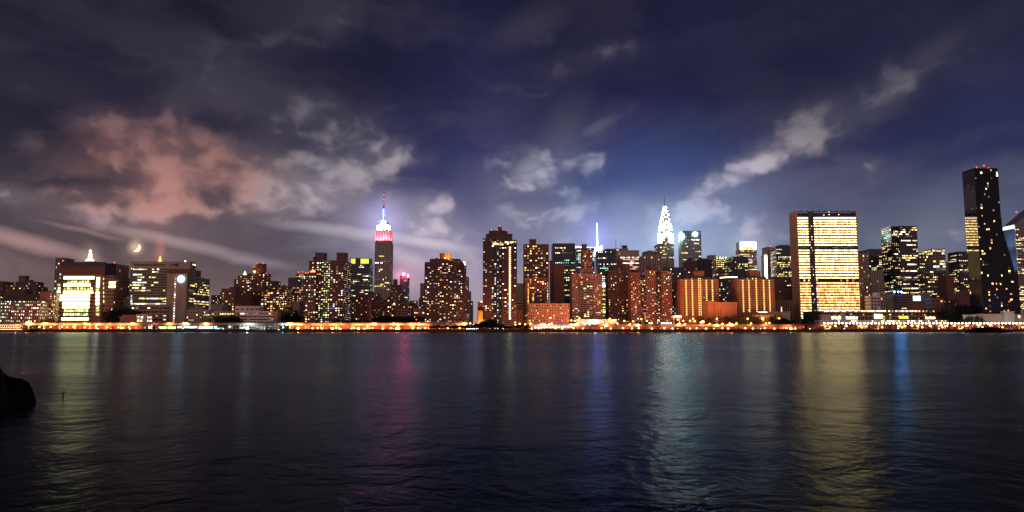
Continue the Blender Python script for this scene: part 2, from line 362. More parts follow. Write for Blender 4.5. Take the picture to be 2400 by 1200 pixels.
def copy_tree(root, loc, rz=0, label=None, scale=None):
    r = root.copy(); col.objects.link(r); r.location = loc; r.rotation_euler = (0, 0, rz)
    if label: r['label'] = label
    if scale: r.scale = (scale,) * 3
    for ch in root.children:
        c = ch.copy(); col.objects.link(c); c.parent = r
        for g in ch.children: d = g.copy(); col.objects.link(d); d.parent = c
    return r
UNIT = {}
def unit(k):
    if k not in UNIT:
        b = MB(); b.box(-.5, .5, -.5, .5, -.5, .5); me = bpy.data.meshes.new('window_pane')
        me.from_pydata(b.v, [], b.f); me.materials.append(G[k]); UNIT[k] = me
    return UNIT[k]
def pane(root, x, y, z, sx, sy, sz, k, name='window'):
    o = bpy.data.objects.new(name, unit(k)); col.objects.link(o); o.parent = root
    o.location = Vector((x, y, z)) - root.location; o.scale = (sx, sy, sz); return o

GZ = 3.0
MIX = {'apt': ('ww ww w w y y r o ww w dim dim dim dim y ww w dim o ww y w g b').split(), 'red': 'ww w r r o y dim dim dim ww'.split(), 'off': 'w w ww yg y w dimg dimg'.split(), 'yel': 'y ww y ww w yg dim y dimg'.split(),
       'blue': 'w c yg w y g w dimg'.split(), 'teal': 'g c w yg w c dimg'.split(), 'warm': 'y ww o y ww dim dim'.split(), 'pinkish': 'r r w r'.split(), 'green': 'yg w ww yg y dimg'.split(), 'hosp': 'w w yg yg ww g dimg'.split()}
def beacon(root, px, py, Y, r=.9, k='redlamp'):
    r *= .75
    X, Z = at(px, py, Y); b = MB(); b.sphere((X, Y, Z), r * Y / 1000, 8, 5); return b.build('beacon', G[k], root)

def facade(b, x0, x1, y0, y1, z0, z1, fl, bay, sp, pr, rel, faces):
    """spandrels and piers standing proud of a glass core; returns the window cells of each face"""
    nf = max(1, round((z1 - z0) / fl)); fh = (z1 - z0) / nf
    cells = []
    for face in faces:
        a0, a1 = (x0, x1) if face == 'F' else (y0, y1)
        nb = max(1, round((a1 - a0) / bay)); bw = (a1 - a0) / nb
        def put(u0, u1, w0, w1, d):
            if face == 'F': b.box(u0, u1, y0 - d, y0 + .06, w0, w1, 0)
            elif face == 'L': b.box(x0 - d, x0 + .06, u0, u1, w0, w1, 0)
            else: b.box(x1 - .06, x1 + d, u0, u1, w0, w1, 0)
        e = .02
        for i in range(nf + 1):
            h = fh * sp
            put(a0 + e, a1 - e, max(z0 + .01, z0 + i * fh - h / 2), min(z1 - .01, z0 + i * fh + h / 2), rel)
        for j in range(nb + 1):
            h = bw * pr
            put(max(a0 + e, a0 + j * bw - h / 2), min(a1 - e, a0 + j * bw + h / 2), z0 + .02, z1 - .02, rel + .05)
        for i in range(nf):
            for j in range(nb): cells.append((face, i, j, a0 + (j + .5) * bw, z0 + (i + .5) * fh, bw * (1 - pr) * .92, fh * (1 - sp) * .9, bw))
    return cells
class Bld:
    def __init__(s, name, label, Y, px, cat='building', group=None, seed=0):
        X, _ = at(px, 700, Y); s.Y = Y
        s.root = empty(name, (X, Y, GZ), label, cat, group); s.rng = random.Random(seed or int(px * 7 + Y)); s.wins = []
    def vol(s, x0, x1, yt, yb=None, dy=0.0, d=25, wall='brick', glass='glass', fl=3.2, bay=3.2, sp=.45, pr=.42, rel=.35, p=.18, mix='apt', style='apt', part='wall', blank=False, skip=None, side=True, trim=True, pside=None):
        Y = s.Y + dy; r = s.rng
        X0, Z1 = at(x0, yt, Y); X1, _ = at(x1, yt, Y)
        Z0 = GZ - .3 if yb is None else at(x0, yb, Y)[1] - .3
        b = MB(); b.box(X0, X1, Y, Y + d, Z0, Z1, 0 if blank else 1)
        hgt = Z1 - Z0
        if trim and hgt > 6:   # coping and parapet
            c = min(.9, hgt * .03)
            b.box(X0 - .55, X1 + .55, Y - .55, Y + .6, Z1 - c, Z1 + .5, 0)
            b.box(X0 - .55, X0 + .5, Y + .62, Y + d, Z1 - c, Z1 + .5, 0); b.box(X1 - .5, X1 + .55, Y + .62, Y + d, Z1 - c, Z1 + .5, 0)
        inner = 'R' if X1 < 0 else 'L'; other = 'L' if inner == 'R' else 'R'
        cells = [] if blank else facade(b, X0, X1, Y, Y + d, Z0 + .3, Z1 - .9, fl, bay, sp, pr, rel, 'F' + (inner + other if side else ''))
        if blank:   # cast joints / quoins so that the wall is not a bare plane
            k = 0
            z = Z0 + 4.0
            while z < Z1 - 3: b.box(X0 - .06, X1 + .06, Y - .06, Y + .3, z, z + .18, 0); z += 7.5
        b.build(part, [W[wall], W[glass]], s.root)
        pick = MIX[mix]
        if style == 'off':
            rows = {}
            for c in cells:
                if c[0] == other: continue
                rows.setdefault((c[0], c[1]), []).append(c)
            for (fc, i), row in rows.items():
                q = r.choice((.1, .2, .4, .8, 1.8)) * p; on = False; kk = r.choice(pick)
                j = 0
                while j < len(row):
                    if r.random() < q:
                        n = min(len(row) - j, r.choice((1, 1, 2, 3, 4, 6)))
                        c0, c1 = row[j], row[j + n - 1]
                        if not (skip and skip(c0)): s.wins.append((fc, (c0[3] + c1[3]) / 2, c0[4], c0[5] + (n - 1) * c0[7], c0[6] * .8, kk if r.random() < .7 else r.choice(pick), X0, X1, Y))
                        j += n
                    else: j += 1
        else:
            for c in cells:
                if c[0] == other: continue
                q = (p if c[0] == 'F' else (p if pside is None else pside)) * 1.6
                if skip and skip(c): continue
                if r.random() < q: s.wins.append((c[0], c[3], c[4], c[5] * r.uniform(.5, .95), c[6] * r.uniform(.6, .9), r.choice(pick), X0, X1, Y))
        return X0, X1, Y, Z0, Z1
    def column(s, px, ytop, ybot, n, wpx, hpx, k, dy=0.0, off=.5):
        Y = s.Y + dy; X, Z1 = at(px, ytop, Y); _, Z0 = at(px, ybot, Y); q = Y / F
        for i in range(n): s.wins.append(('F', X, Z1 + (Z0 - Z1) * i / max(1, n - 1), wpx * q, hpx * q, k, X, X, Y - off + .06))
    def lit(s, x0, x1, y0, y1, k, dy=0.0, off=.5):
        Y = s.Y + dy; X0, Z1 = at(x0, y0, Y); X1, _ = at(x1, y0, Y); _, Z0 = at(x0, y1, Y)
        s.wins.append(('F', (X0 + X1) / 2, (Z0 + Z1) / 2, X1 - X0, Z1 - Z0, k, X0, X1, Y - off + .06))
    def done(s, tanks=0, topv=None, cap=100):
        r = s.rng
        ws = sorted(s.wins, key=lambda t: -t[3] * t[4])
        rest = {}
        for n, (fc, u, z, wd, h, k, X0, X1, Y) in enumerate(ws):
            if fc == 'F': P = (u, Y - .06, z, wd, .14, h)
            elif fc == 'L': P = (X0 - .06, u, z, .14, wd, h)
            else: P = (X1 + .06, u, z, .14, wd, h)
            if n < cap: pane(s.root, *P, k)
            else: rest.setdefault(k, []).append(P)
        if rest:
            b = MB(); ks = list(rest)
            for i, k in enumerate(ks):
                for x, y, z, a, bb, c in rest[k]: b.box(x - a / 2, x + a / 2, y - bb / 2, y + bb / 2, z - c / 2, z + c / 2, i)
            o = b.build('window_lights', [G[k] for k in ks], s.root); o['kind'] = 'stuff'
        if topv:
            X0, X1, Y, Z0, Z1 = topv
            for i in range(tanks):
                x = r.uniform(X0 + 3, X1 - 3); y = Y + r.uniform(3, 9); q = r.uniform(.8, 1.2); b = MB()
                if r.random() < .5:
                    for sx in (-1, 1):
                        for sy in (-1, 1): b.box(x + sx * 1.1 - .12, x + sx * 1.1 + .12, y + sy * 1.1 - .12, y + sy * 1.1 + .12, Z1 - .1, Z1 + 2.2 * q)
                    b.frustum(x, y, Z1 + 2.2 * q, Z1 + 5 * q, 1.7, 1.6, 10); b.frustum(x, y, Z1 + 5 * q, Z1 + 6.2 * q, 1.75, .1, 10); b.build('water_tank', W['roof'], s.root)
                else:
                    wv = r.uniform(1.5, 3.5); b.box(x - wv, x + wv, y - 1.5, y + 2, Z1 - .1, Z1 + 2.6 * q); b.box(x - wv * .4, x + wv * .3, y - 1, y + 1, Z1 + 2.6 * q - .05, Z1 + 3.5 * q); b.build('roof_bulkhead', W['roof'], s.root)
        return s.root
def spike(root, px, y0, y1, Y, r0=.5, r1=.12, k='pole', name='antenna', m=None):
    X, Z0 = at(px, y0, Y); _, Z1 = at(px, y1, Y); b = MB(); b.tube((X, Y, Z0), (X, Y, Z1), r0, r1, 6); return b.build(name, m or W[k], root)
def simple(name, label, Y, x0, x1, yt, tanks=0, beacons=(), extra=(), **kw):
    B = Bld(name, label, Y, (x0 + x1) / 2); t = B.vol(x0, x1, yt, **kw)
    for e in extra:
        e = dict(e); a = e.pop('v'); B.vol(*a, **e)
    for q in beacons: beacon(B.root, *q, Y=Y + 2) if len(q) == 2 else beacon(B.root, q[0], q[1], Y + 2, q[2])
    return B.done(tanks, t)

# ------------------------------------------------------------------ ground, water
b = MB(); b.box(-16000, 16000, 861.2, 45000, -6, GZ); struct(b.build('ground', W['ground']))
def make_water():
    m = bpy.data.materials.new('river water'); m.use_nodes = True; t = NT(m.node_tree); bs = t.n['Principled BSDF']
    p = t.new('ShaderNodeNewGeometry').outputs['Position']
    s = t.new('ShaderNodeSeparateXYZ'); t.l.new(p, s.inputs[0])
    def mp(sx, sy, rot=0):
        n = t.new('ShaderNodeMapping'); t.l.new(p, n.inputs[0]); n.inputs['Scale'].default_value = (sx, sy, 1); n.inputs['Rotation'].default_value = (0, 0, R(rot)); return n.outputs[0]
    fine = t.noise(mp(2.0, 1.7, 6), 1.15, 4, .6, .3, '2D')
    midw = t.noise(mp(.62, .50, -14), 1.0, 4, .55, .4, '2D')
    swell = t.noise(mp(.010, .085, 2), 1.0, 3, .5, .3, '2D')
    patch = t.noise(mp(.004, .030, 3), 1.0, 4, .6, .5, '2D')
    yy = t.math('MULTIPLY_ADD', t.noise(mp(.006, .02), 1.0, 3, .5, 0, '2D'), 46.0, t.math('SUBTRACT', s.outputs[1], 23.0))
    far = t.maprange(yy, 62, 96)
    calm = t.maprange(patch, .42, .64)
    ff = t.math('MULTIPLY_ADD', far, -.85, 1.0)
    h = t.math('MULTIPLY', fine, t.math('MULTIPLY', ff, .024))
    h = t.math('ADD', h, t.math('MULTIPLY', midw, t.math('MULTIPLY', ff, .075)))
    h = t.math('ADD', h, t.math('MULTIPLY', swell, .16))
    lump = t.noise(mp(.13, .13, -18), 1.0, 4, .6, .6, '2D')
    h = t.math('ADD', h, t.math('MULTIPLY', lump, t.math('MULTIPLY', ff, .17)))
    bn = t.new('ShaderNodeBump'); t.l.new(h, bn.inputs['Height']); bn.inputs['Strength'].default_value = 1; bn.inputs['Distance'].default_value = 1
    ro = t.math('MULTIPLY_ADD', far, .045, t.math('MULTIPLY_ADD', calm, -.035, .205))
    ro = t.math('MULTIPLY_ADD', t.maprange(yy, 560, 800), -.14, ro)      # lee of the far seawall
    gl = t.new('ShaderNodeBsdfGlossy'); gl.inputs[0].default_value = (.30, .37, .44, 1); t.l.new(ro, gl.inputs['Roughness']); t.l.new(bn.outputs[0], gl.inputs['Normal'])
    fr = t.new('ShaderNodeFresnel'); fr.inputs[0].default_value = 1.33; fr = t.math('POWER', fr.outputs[0], 1.4)
    df = t.new('ShaderNodeBsdfDiffuse'); df.inputs[0].default_value = (.0010, .0028, .006, 1)     # murky body of the river
    mx = t.new('ShaderNodeMixShader'); t.l.new(fr, mx.inputs[0]); t.l.new(df.outputs[0], mx.inputs[1]); t.l.new(gl.outputs[0], mx.inputs[2])
    t.l.new(mx.outputs[0], t.n['Material Output'].inputs[0]); t.n.remove(bs)
    return m
b = MB(); i = 0
b.v = [(-16000, -60, 0), (16000, -60, 0), (16000, 862, 0), (-16000, 862, 0)]; b.f = [(0, 1, 2, 3)]; b.m = [0]
struct(b.build('water', make_water()))
b = MB(); b.box(-1500, 1500, 859.6, 861.6, -3, GZ + .1)
for k in range(-60, 61): b.box(k * 25 - .5, k * 25 + .5, 859.1, 859.8, -3, GZ - .2)
b.box(-1500, 1500, 859.2, 862, GZ + .1, GZ + .35)
o = b.build('seawall', W['stone'], origin=(0, 860, 0)); tag(o, 'long dark stone seawall holding the city shore above the river', 'wall')

# ------------------------------------------------------------------ buildings, left to right
simple('apartment_block', 'dark slab block cut off by the left edge of the photo', 1150, -45, 8, 660, wall='dbrick', p=.06)
simple('apartment_block', 'stepped brown block with a square roof hut behind the lit hospital row at far left', 1100, 11, 88, 672, wall='dbrick', p=.12, mix='yel', tanks=1,
       extra=[dict(v=(37, 85, 661, 673), dy=2, d=18, wall='dbrick', p=.2), dict(v=(44, 60, 647, 661.5), dy=5, d=9, wall='brown', blank=True, part='penthouse'), dict(v=(62, 72, 656, 661.5), dy=6, d=8, wall='brown', blank=True, part='penthouse')])
simple('brick_building', 'low dark terraced block in front of the stepped brown block', 1020, 8, 94, 690, wall='dbrick', p=.03, tanks=3, extra=[dict(v=(30, 60, 681, 691), dy=2, d=15, wall='dbrick', p=.05)])
simple('hospital_building', 'greenish seven storey hospital block with lit windows at the left edge', 935, -40, 26, 706, wall='green', p=.5, mix='hosp', fl=4.3, bay=2.6, sp=.5)
simple('hospital_building', 'pinkish seven storey brick hospital with rows of tall lit windows', 930, 27, 92, 709, wall='pink', p=.40, mix='hosp', fl=4.3, bay=2.6, sp=.46, pr=.5, extra=[dict(v=(-10, 92, 703, 709.5), dy=4, d=14, wall='steel', p=.5, mix='hosp', fl=3, bay=3, trim=False, part='penthouse')])
simple('apartment_tower', 'blank orange brown slab with a narrow side of lit balconies', 950, 94, 117, 685, d=14, wall='obrick', blank=True, extra=[dict(v=(98, 113, 681, 685.5), dy=3, d=8, wall='steel', blank=True, part='penthouse')])
# the side wing of balconies seen on the slab's right
simple('apartment_tower', 'olive balcony wing joined to the blank orange slab', 951, 117.6, 131, 686, d=12, wall='tan', p=.35, mix='yel', fl=2.7, bay=2.2)

# medical centre with white lit floors
B = Bld('medical_tower', 'medical tower with broad bands of white lit floors and a brown roof', 960, 200)
tv = B.vol(147, 247, 618, d=40, wall='pink', fl=4.8, bay=3.6, sp=.45, pr=.12, p=0)
B.vol(131, 146.4, 604.5, dy=2, d=26, wall='bluegrey', fl=4.8, bay=3, p=.10, mix='yel', part='stair_tower')
B.vol(247.6, 271, 619, dy=1, d=34, wall='pink', fl=4.8, bay=3, sp=.5, p=.03, mix='hosp', part='wing')
Y0 = 959.4
def slab(root, x0, x1, yt, yb, Y, th, k, name):
    X0, Z1 = at(x0, yt, Y); X1, _ = at(x1, yt, Y); _, Z0 = at(x0, yb, Y); bb = MB(); bb.box(X0, X1, Y, Y + th, Z0, Z1)
    return bb.build(name, W[k], root)
slab(B.root, 145, 246.5, 626, 643.5, 958.6, 2.5, 'brown', 'louvre_band'); slab(B.root, 144.5, 247, 614, 626, 958.2, 3, 'steel', 'roof_screen')
slab(B.root, 248, 270.5, 617, 645, 959.2, 2.5, 'black', 'roof_screen'); slab(B.root, 223, 242, 644, 755, 958.9, 1.2, 'pink', 'pier_wall')
rows = [(651, 150, 222, 6.6, 'band'), (668, 150, 213, 6.6, 'band'), (685, 149, 219, 6.4, 'band'), (693.6, 142, 211.5, 6, 'band'), (702.2, 141, 211, 6, 'band'), (710.8, 147, 210.5, 6, 'band'), (719.4, 147, 210, 6, 'band'), (747.5, 145, 208.5, 6.2, 'band')]
for y, x0, x1, h, k in rows: B.lit(x0, x1, y - h / 2, y + h / 2, k, off=.7)
for y, k, n, x0, x1 in [(660.5, 'yg', 8, 158, 212), (677, 'y', 9, 150, 219), (728, 'yg', 9, 151, 208), (737, 'yg', 9, 149, 207)]:
    for i in range(n): X = x0 + (x1 - x0) * (i + .5) / n; B.lit(X - 2.6, X + 2.4, y - 2.8, y + 2.8, k, off=.7)
B.lit(228, 235.5, 650, 673.5, 'band', off=1.4)
for i in range(8): B.lit(226.5, 233.5, 676 + i * 8.3, 681.5 + i * 8.3, 'crownw' if i in (1, 2, 3, 4) else 'yg', off=1.4)
for i in range(6): B.lit(242.8, 244.6, 651 + i * 10.5, 657 + i * 10.5, 'yg', off=.7)
B.lit(256.5, 271.5, 660, 666, 'band', dy=1, off=.7); B.lit(256, 271.5, 668.5, 674.5, 'band', dy=1, off=.7)
for y in (668, 676, 684, 711, 719): B.lit(135, 142, y - 2.6, y + 2.6, 'yg' if y != 684 else 'crownw', dy=2, off=.7)
B.lit(130.5, 138.5, 745, 750, 'crownw', dy=2, off=.7)
beacon(B.root, 148, 611, 958, 1.3); beacon(B.root, 268, 615.5, 958, 1.2)
B.done(0)
simple('office_building', 'dark glass block with an orange lit roof hut behind two hospitals', 1060, 271, 304, 663, d=30, wall='navy', p=.18, mix='yel', style='off', extra=[dict(v=(285, 297, 652, 663.5), dy=4, d=10, wall='obrick', blank=True, part='penthouse')])
simple('service_building', 'low tan block with a blazing orange flood lamp on its corner', 985, 269, 302, 701, d=20, wall='tan', blank=True)
simple('annex_building', 'low orange brick annex with a stepped roof beside the highway', 897, 281, 319, 743, d=16, wall='obrick', blank=True, extra=[dict(v=(288, 320, 738, 743.5), dy=2, d=10, wall='obrick', blank=True)])
simple('glass_pavilion', 'small white framed glass stair pavilion beside the orange annex', 896, 320.5, 345, 738, d=12, wall='white', p=.55, mix='off', fl=4, bay=4, sp=.25, pr=.12)

# hospital slab
B = Bld('hospital_tower', 'wide hospital slab with a round cyan lit sign on its concrete shaft', 955, 370)
B.vol(307, 446, 614, d=16, wall='green', fl=3.45, bay=3.2, sp=.48, pr=.10, p=.34, mix='yel', style='off', skip=lambda c: c[3] > at(391, 700, 955)[0] and c[0] == 'F' or c[4] < at(0, 716, 955)[1])
B.vol(392, 438.5, 642, dy=-4, d=8, wall='conc', blank=True, part='concrete_shaft')
slab(B.root, 306.4, 446.6, 613.5, 630, 953.6, 2, 'conc', 'roof_band'); slab(B.root, 395, 446.4, 630.2, 645, 953.8, 2, 'brown', 'blank_wall')
bb = MB()
for i in range(17):
    if i in (12, 13): continue
    x = 315 + i * 6.1; X0, Z1 = at(x, 619.5, 953.6); X1, Z0 = at(x + 4.6, 622.5, 953.6); bb.box(X0, X1, 953.42, 953.7, Z0, Z1)
bb.build('roof_letters', W['black'], B.root)
X, Z = at(415, 621.5, 953.5); bb = MB()
for i in range(16):
    a, c = 2 * math.pi * i / 16, 2 * math.pi * (i + 1) / 16
    bb.tube((X + 2.0 * math.cos(a), 953.45, Z + 2.0 * math.sin(a)), (X + 2.0 * math.cos(c), 953.45, Z + 2.0 * math.sin(c)), .32, .32, 5)
bb.build('roof_emblem', W['black'], B.root)
B.vol(307, 392, 716, dy=-9, d=9.5, wall='tan', fl=5, bay=5.4, sp=.62, pr=.12, p=.12, mix='yel', part='podium')
B.vol(438.5, 446.5, 648, dy=17, d=62, wall='green', fl=3.3, bay=3.4, sp=.45, pr=.2, p=.5, mix='yel', style='off', part='wing')
B.vol(437.5, 446, 632, 649, dy=24, d=34, wall='brown', blank=True, part='penthouse')
bb = MB(); X, Z = at(424.5, 654, 950.4); bb.frustum(0, 0, 0, .8, 4.3, 4.3, 24)
bb.v = [(X + x, 950.4 - z, Z + y) for x, y, z in bb.v]; bb.build('round_sign', G['sign'], B.root)
for i in range(17): B.lit(410.2 - i * .25, 412.6 - i * .25, 652 + i * 6.2, 655 + i * 6.2, random.Random(i).choice(['w', 'r', 'w', 'lampw' if i == 8 else 'w']), dy=-4, off=.3)
for i in range(4): B.lit(307.2, 310, 693 + i * 5.6, 696 + i * 5.6, 'c' if i != 2 else 'w', off=.6)
beacon(B.root, 434, 612.5, 955, 1.0, 'lampw'); beacon(B.root, 308.5, 629.5, 953, .8, 'crownm')
B.done(0)
simple('clinic_building', 'low blue grey clinic with ribbon windows right of the concrete shaft', 900, 438, 491, 727, d=18, wall='bluegrey', p=.32, mix='yel', style='off', fl=3.4, bay=2.4, extra=[dict(v=(444, 478, 720.5, 727.5), dy=4, d=10, wall='bluegrey', blank=True, part='penthouse')])
simple('clinic_building', 'long low block with one blazing white top floor', 905, 491.6, 560, 731, d=18, wall='lconc', p=.12, mix='yel', style='off', fl=3.6, bay=3, skip=lambda c: c[4] > 22)
_b = Bld('link_building', 'pale green plain block standing behind the long lit clinic', 960, 505); _b.vol(494, 521, 714, d=20, wall='green', blank=True); _b.done()
simple('white_building', 'upper setback of the white terraced block with two dark window strips', 899, 552, 608, 718, d=14, wall='white', p=.02, fl=6, bay=5.5, sp=.7)
simple('white_building', 'white terraced riverside block with long ribbon windows and a pink end', 890, 563, 641, 730, d=16, wall='white', p=.16, mix='yel', style='off', fl=3.3, bay=3, sp=.52, pr=.08, extra=[dict(v=(641.4, 649, 730), d=16, wall='pink', blank=True, part='stair_tower')])
simple('brick_building', 'dark brick block with a long blank flank beyond the white terraces', 1000, 520, 551, 677, d=104, wall='brick', p=.32, pside=.05, mix='warm', style='apt', fl=3.6, bay=4.2, extra=[dict(v=(538, 551, 672.5, 677.5), dy=18, d=30, wall='dbrick', blank=True, part='penthouse')])
simple('distant_tower', 'small hazy dark block between the hospital wing and dark brick block', 1600, 496, 522, 692, wall='steel', p=.14, tanks=1)
B = Bld('pyramid_tower', 'tower with a green lit pyramid lantern behind brick blocks', 1500, 573)
B.vol(549, 582, 655, wall='brick', p=.28, mix='red', fl=4, bay=4); B.vol(558, 581, 645, 655.5, dy=4, wall='brick', p=.25, fl=4, bay=4, part='setback')
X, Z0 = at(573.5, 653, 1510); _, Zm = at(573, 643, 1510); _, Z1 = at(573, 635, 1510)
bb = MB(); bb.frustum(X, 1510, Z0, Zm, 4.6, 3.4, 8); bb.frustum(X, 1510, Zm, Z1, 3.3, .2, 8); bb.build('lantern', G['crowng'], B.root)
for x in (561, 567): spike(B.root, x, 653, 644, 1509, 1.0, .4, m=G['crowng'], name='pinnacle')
B.lit(579, 582, 656, 661, 'r'); B.done()
B = Bld('apartment_tower', 'grey apartment tower with red lamps on two roof huts', 1300, 602)
tv = B.vol(581, 620, 641, wall='brown', p=.12, fl=3.4, bay=3.4, mix='apt'); B.vol(601, 618, 618, 641.5, dy=4, d=16, wall='dbrick', blank=True, part='penthouse'); B.vol(593, 601.4, 627, 641.5, dy=5, d=14, wall='dbrick', blank=True, part='penthouse')
B.vol(620.5, 627, 642, dy=2, d=18, wall='brown', p=.25, mix='red', fl=3.4, bay=3.4, part='wing')
for q in [(602, 617), (617, 617), (594, 626), (624, 641)]: beacon(B.root, *q, Y=1302)
beacon(B.root, 596, 637, 1298, 1.5, 'lampb'); B.done(0)
simple('apartment_block', 'dark flat topped block with one row of white lights near its roof', 1180, 620, 646, 659, wall='dbrick', p=.10, mix='off', tanks=1)
simple('apartment_block', 'balconied block with bright yellow window rows above the white terraces', 1060, 612, 655, 683, wall='brick', p=.42, mix='warm', fl=3.2, bay=4.4, sp=.4, pr=.15, tanks=2)
simple('apartment_block', 'brown mid rise with stacked yellow windows left of the pale blank slab', 1080, 640, 673, 672, wall='brown', p=.30, mix='warm', tanks=1)
simple('apartment_block', 'tall reddish block speckled with pink lights left of the twin bulkhead tower', 1120, 666, 726, 671, wall='brick', p=.32, mix='red', tanks=1)
simple('glass_tower', 'blue grey glass slab behind the reddish speckled block', 1500, 676, 703, 651, wall='navy', p=.10, style='off', mix='off')
simple('glass_tower', 'grey tower with a lit ring and four red roof lamps', 1560, 694, 727, 642, wall='bluegrey', p=.25, style='off', beacons=[(700, 638), (709, 637), (717, 639), (722, 639)])
simple('pale_block', 'pale tan blank slab with two columns of small windows', 950, 686, 703, 707, d=20, wall='tan', blank=True)
simple('brick_building', 'small brick house block with a white lit door lamp', 930, 640, 686, 728, wall='brown', p=.15, mix='red', tanks=1)
# twin bulkhead tower
B = Bld('apartment_tower', 'massive brick tower with two square roof bulkheads and a red lit flank', 900, 765)
tv = B.vol(725, 754, 612, d=46, wall='dbrick', p=.27, fl=2.75, bay=3.4, sp=.46, pr=.32, side=False)
B.vol(754.4, 775, 611, dy=5, d=40, wall='green', p=.40, fl=2.75, bay=2.6, mix='green', side=False, part='recessed_bay')
B.vol(775.4, 806, 611, d=46, wall='dbrick', p=.25, fl=2.75, bay=3.4, sp=.46, pr=.32, pside=.32, part='east_wing')
B.vol(717, 742, 644, dy=-4, d=30, wall='dbrick', p=.32, fl=2.75, bay=3.4, side=False, part='lower_wing')
for a, c in ((739, 760), (789, 810)): B.vol(a, c, 593, 611, dy=6, d=14, wall='dbrick', blank=True, part='bulkhead')
B.lit(727, 739, 634, 638, 'o', off=.6); B.lit(803, 806, 679, 683, 'b'); B.done(2, tv)
# tower with green lit crown
B = Bld('crowned_tower', 'slate tower with yellow green floodlit ribs around its crown', 1600, 845)
B.vol(822, 866, 619, d=40, wall='navy', p=.20, mix='off', style='off', fl=4, bay=3, pr=.3); B.vol(823, 865, 605.5, 619.5, dy=1, d=36, wall='steel', blank=True, part='crown')
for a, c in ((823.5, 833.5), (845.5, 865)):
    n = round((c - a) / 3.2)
    for i in range(n): B.lit(a + (c - a) * i / n, a + (c - a) * (i + .82) / n, 606.5, 618, 'crowny', dy=1, off=.6)  # floodlight on the ribs painted as glowing strips
B.done(0)

# ------- tower with red, white and blue floodlit top
Y = 2260
B = Bld('art_deco_skyscraper', 'tall stepped skyscraper floodlit red white and blue under a thin mast', Y, 897)
B.vol(879.5, 914, 567, d=60, wall='lconc', fl=5.2, bay=4.2, sp=.12, pr=.5, p=.10, mix='yel', style='off', rel=.8)
B.vol(876, 918, 700, dy=-12, d=80, wall='lconc', fl=5, bay=4.2, p=.10, mix='yel', part='base_block')
B.vol(881.5, 913.5, 541, 567.5, dy=5, d=50, wall='white', fl=30, bay=4.6, sp=.02, pr=.45, p=.0, rel=.8, part='red_tier')
B.vol(883.5, 911.5, 528, 541.5, dy=10, d=40, wall='white', fl=8, bay=4.6, sp=.2, pr=.6, p=0, part='white_tier')
B.vol(888.5, 907.5, 520.5, 528.3, dy=16, d=28, wall='white', fl=5, bay=3, sp=.3, pr=.4, p=0, part='upper_tier')
yc = Y + 30
X, Za = at(899, 520.8, yc); z = lambda py: at(899, py, yc)[1]
bb = MB(); bb.frustum(X, yc, Za, z(516), 9, 7.5, 8, 0, R(22.5)); bb.frustum(X, yc, z(516), z(489), 4.6, 4.2, 8, 0, R(22.5)); bb.frustum(X, yc, z(489), z(484), 4.4, 2.0, 8, 0, R(22.5)); mast_ = bb.build('mooring_mast', W['chrome'], B.root)
bb = MB(); bb.box(X - 1.7, X + 1.7, yc - 5.3, yc - 4.0, z(516), z(490)); bb.build('mast_window', G['mast'], mast_)
for s in (-1, 1):
    bb = MB(); bb.box(X + s * 4.6 - .8, X + s * 4.6 + .8, yc - 2.6, yc + 1, z(516), z(488)); bb.build('mast_edge_light', G['mastb'], mast_)
bb = MB(); bb.box(X - 8, X + 8, yc - 9, yc - 7.5, z(519), z(516.8)); bb.build('deck_light', G['mast'], B.root)
bb = MB(); bb.tube((X, yc, z(484)), (X, yc, z(462)), 1.8, 1.3, 8); bb.tube((X, yc, z(462)), (X, yc, z(438)), 1.0, .5, 8); bb.build('antenna', W['pole'], mast_)
for y in (438, 456, 467): beacon(B.root, 899.5, y, yc - 2, .45 if y < 440 else .7)
def point(name, parent, loc, rgb, power, rad=1.0):
    ld = bpy.data.lights.new(name, 'POINT'); ld.color = rgb; ld.energy = power; ld.shadow_soft_size = rad
    o = bpy.data.objects.new(name, ld); col.objects.link(o)
    if parent: o.parent = parent; o.location = Vector(loc) - parent.location
    else: o.location = loc
    return o
def spot(name, parent, loc, target, rgb, power, angle, rad=.6, blend=.6):
    ld = bpy.data.lights.new(name, 'SPOT'); ld.color = rgb; ld.energy = power; ld.shadow_soft_size = rad; ld.spot_size = R(angle); ld.spot_blend = blend
    o = bpy.data.objects.new(name, ld); col.objects.link(o)
    o.rotation_euler = (Vector(target) - Vector(loc)).to_track_quat('-Z', 'Y').to_euler()
    if parent: o.parent = parent; o.location = Vector(loc) - parent.location
    else: o.location = loc
    return o
for i in range(6):
    px = 882.5 + i * 6.1
    X, Z = at(px, 566, Y + 2); spot('flood_lamp', B.root, (X, Y - 6, Z - 3), (X, Y + 8, Z + 34), (1, .045, .07), 520000, 80)
for i in range(4):
    X, Z = at(885 + i * 8.2, 540.5, Y + 6); spot('flood_lamp', B.root, (X, Y - 2, Z - 2), (X, Y + 12, Z + 22), (1, .93, .88), 420000, 90)
X, Z = at(898, 527.5, Y + 10); spot('flood_lamp', B.root, (X, Y + 6, Z), (X, Y + 20, Z + 12), (.30, .34, 1), 160000, 110)
X, Z = at(917, 566, Y + 30); spot('flood_lamp', B.root, (X + 8, Y + 30, Z - 3), (X - 6, Y + 30, Z + 32), (1, .05, .06), 420000, 90)
X, Z = at(915, 540, Y + 30); spot('flood_lamp', B.root, (X + 5, Y + 30, Z - 3), (X - 6, Y + 30, Z + 20), (1, .93, .9), 300000, 90)
B.done()

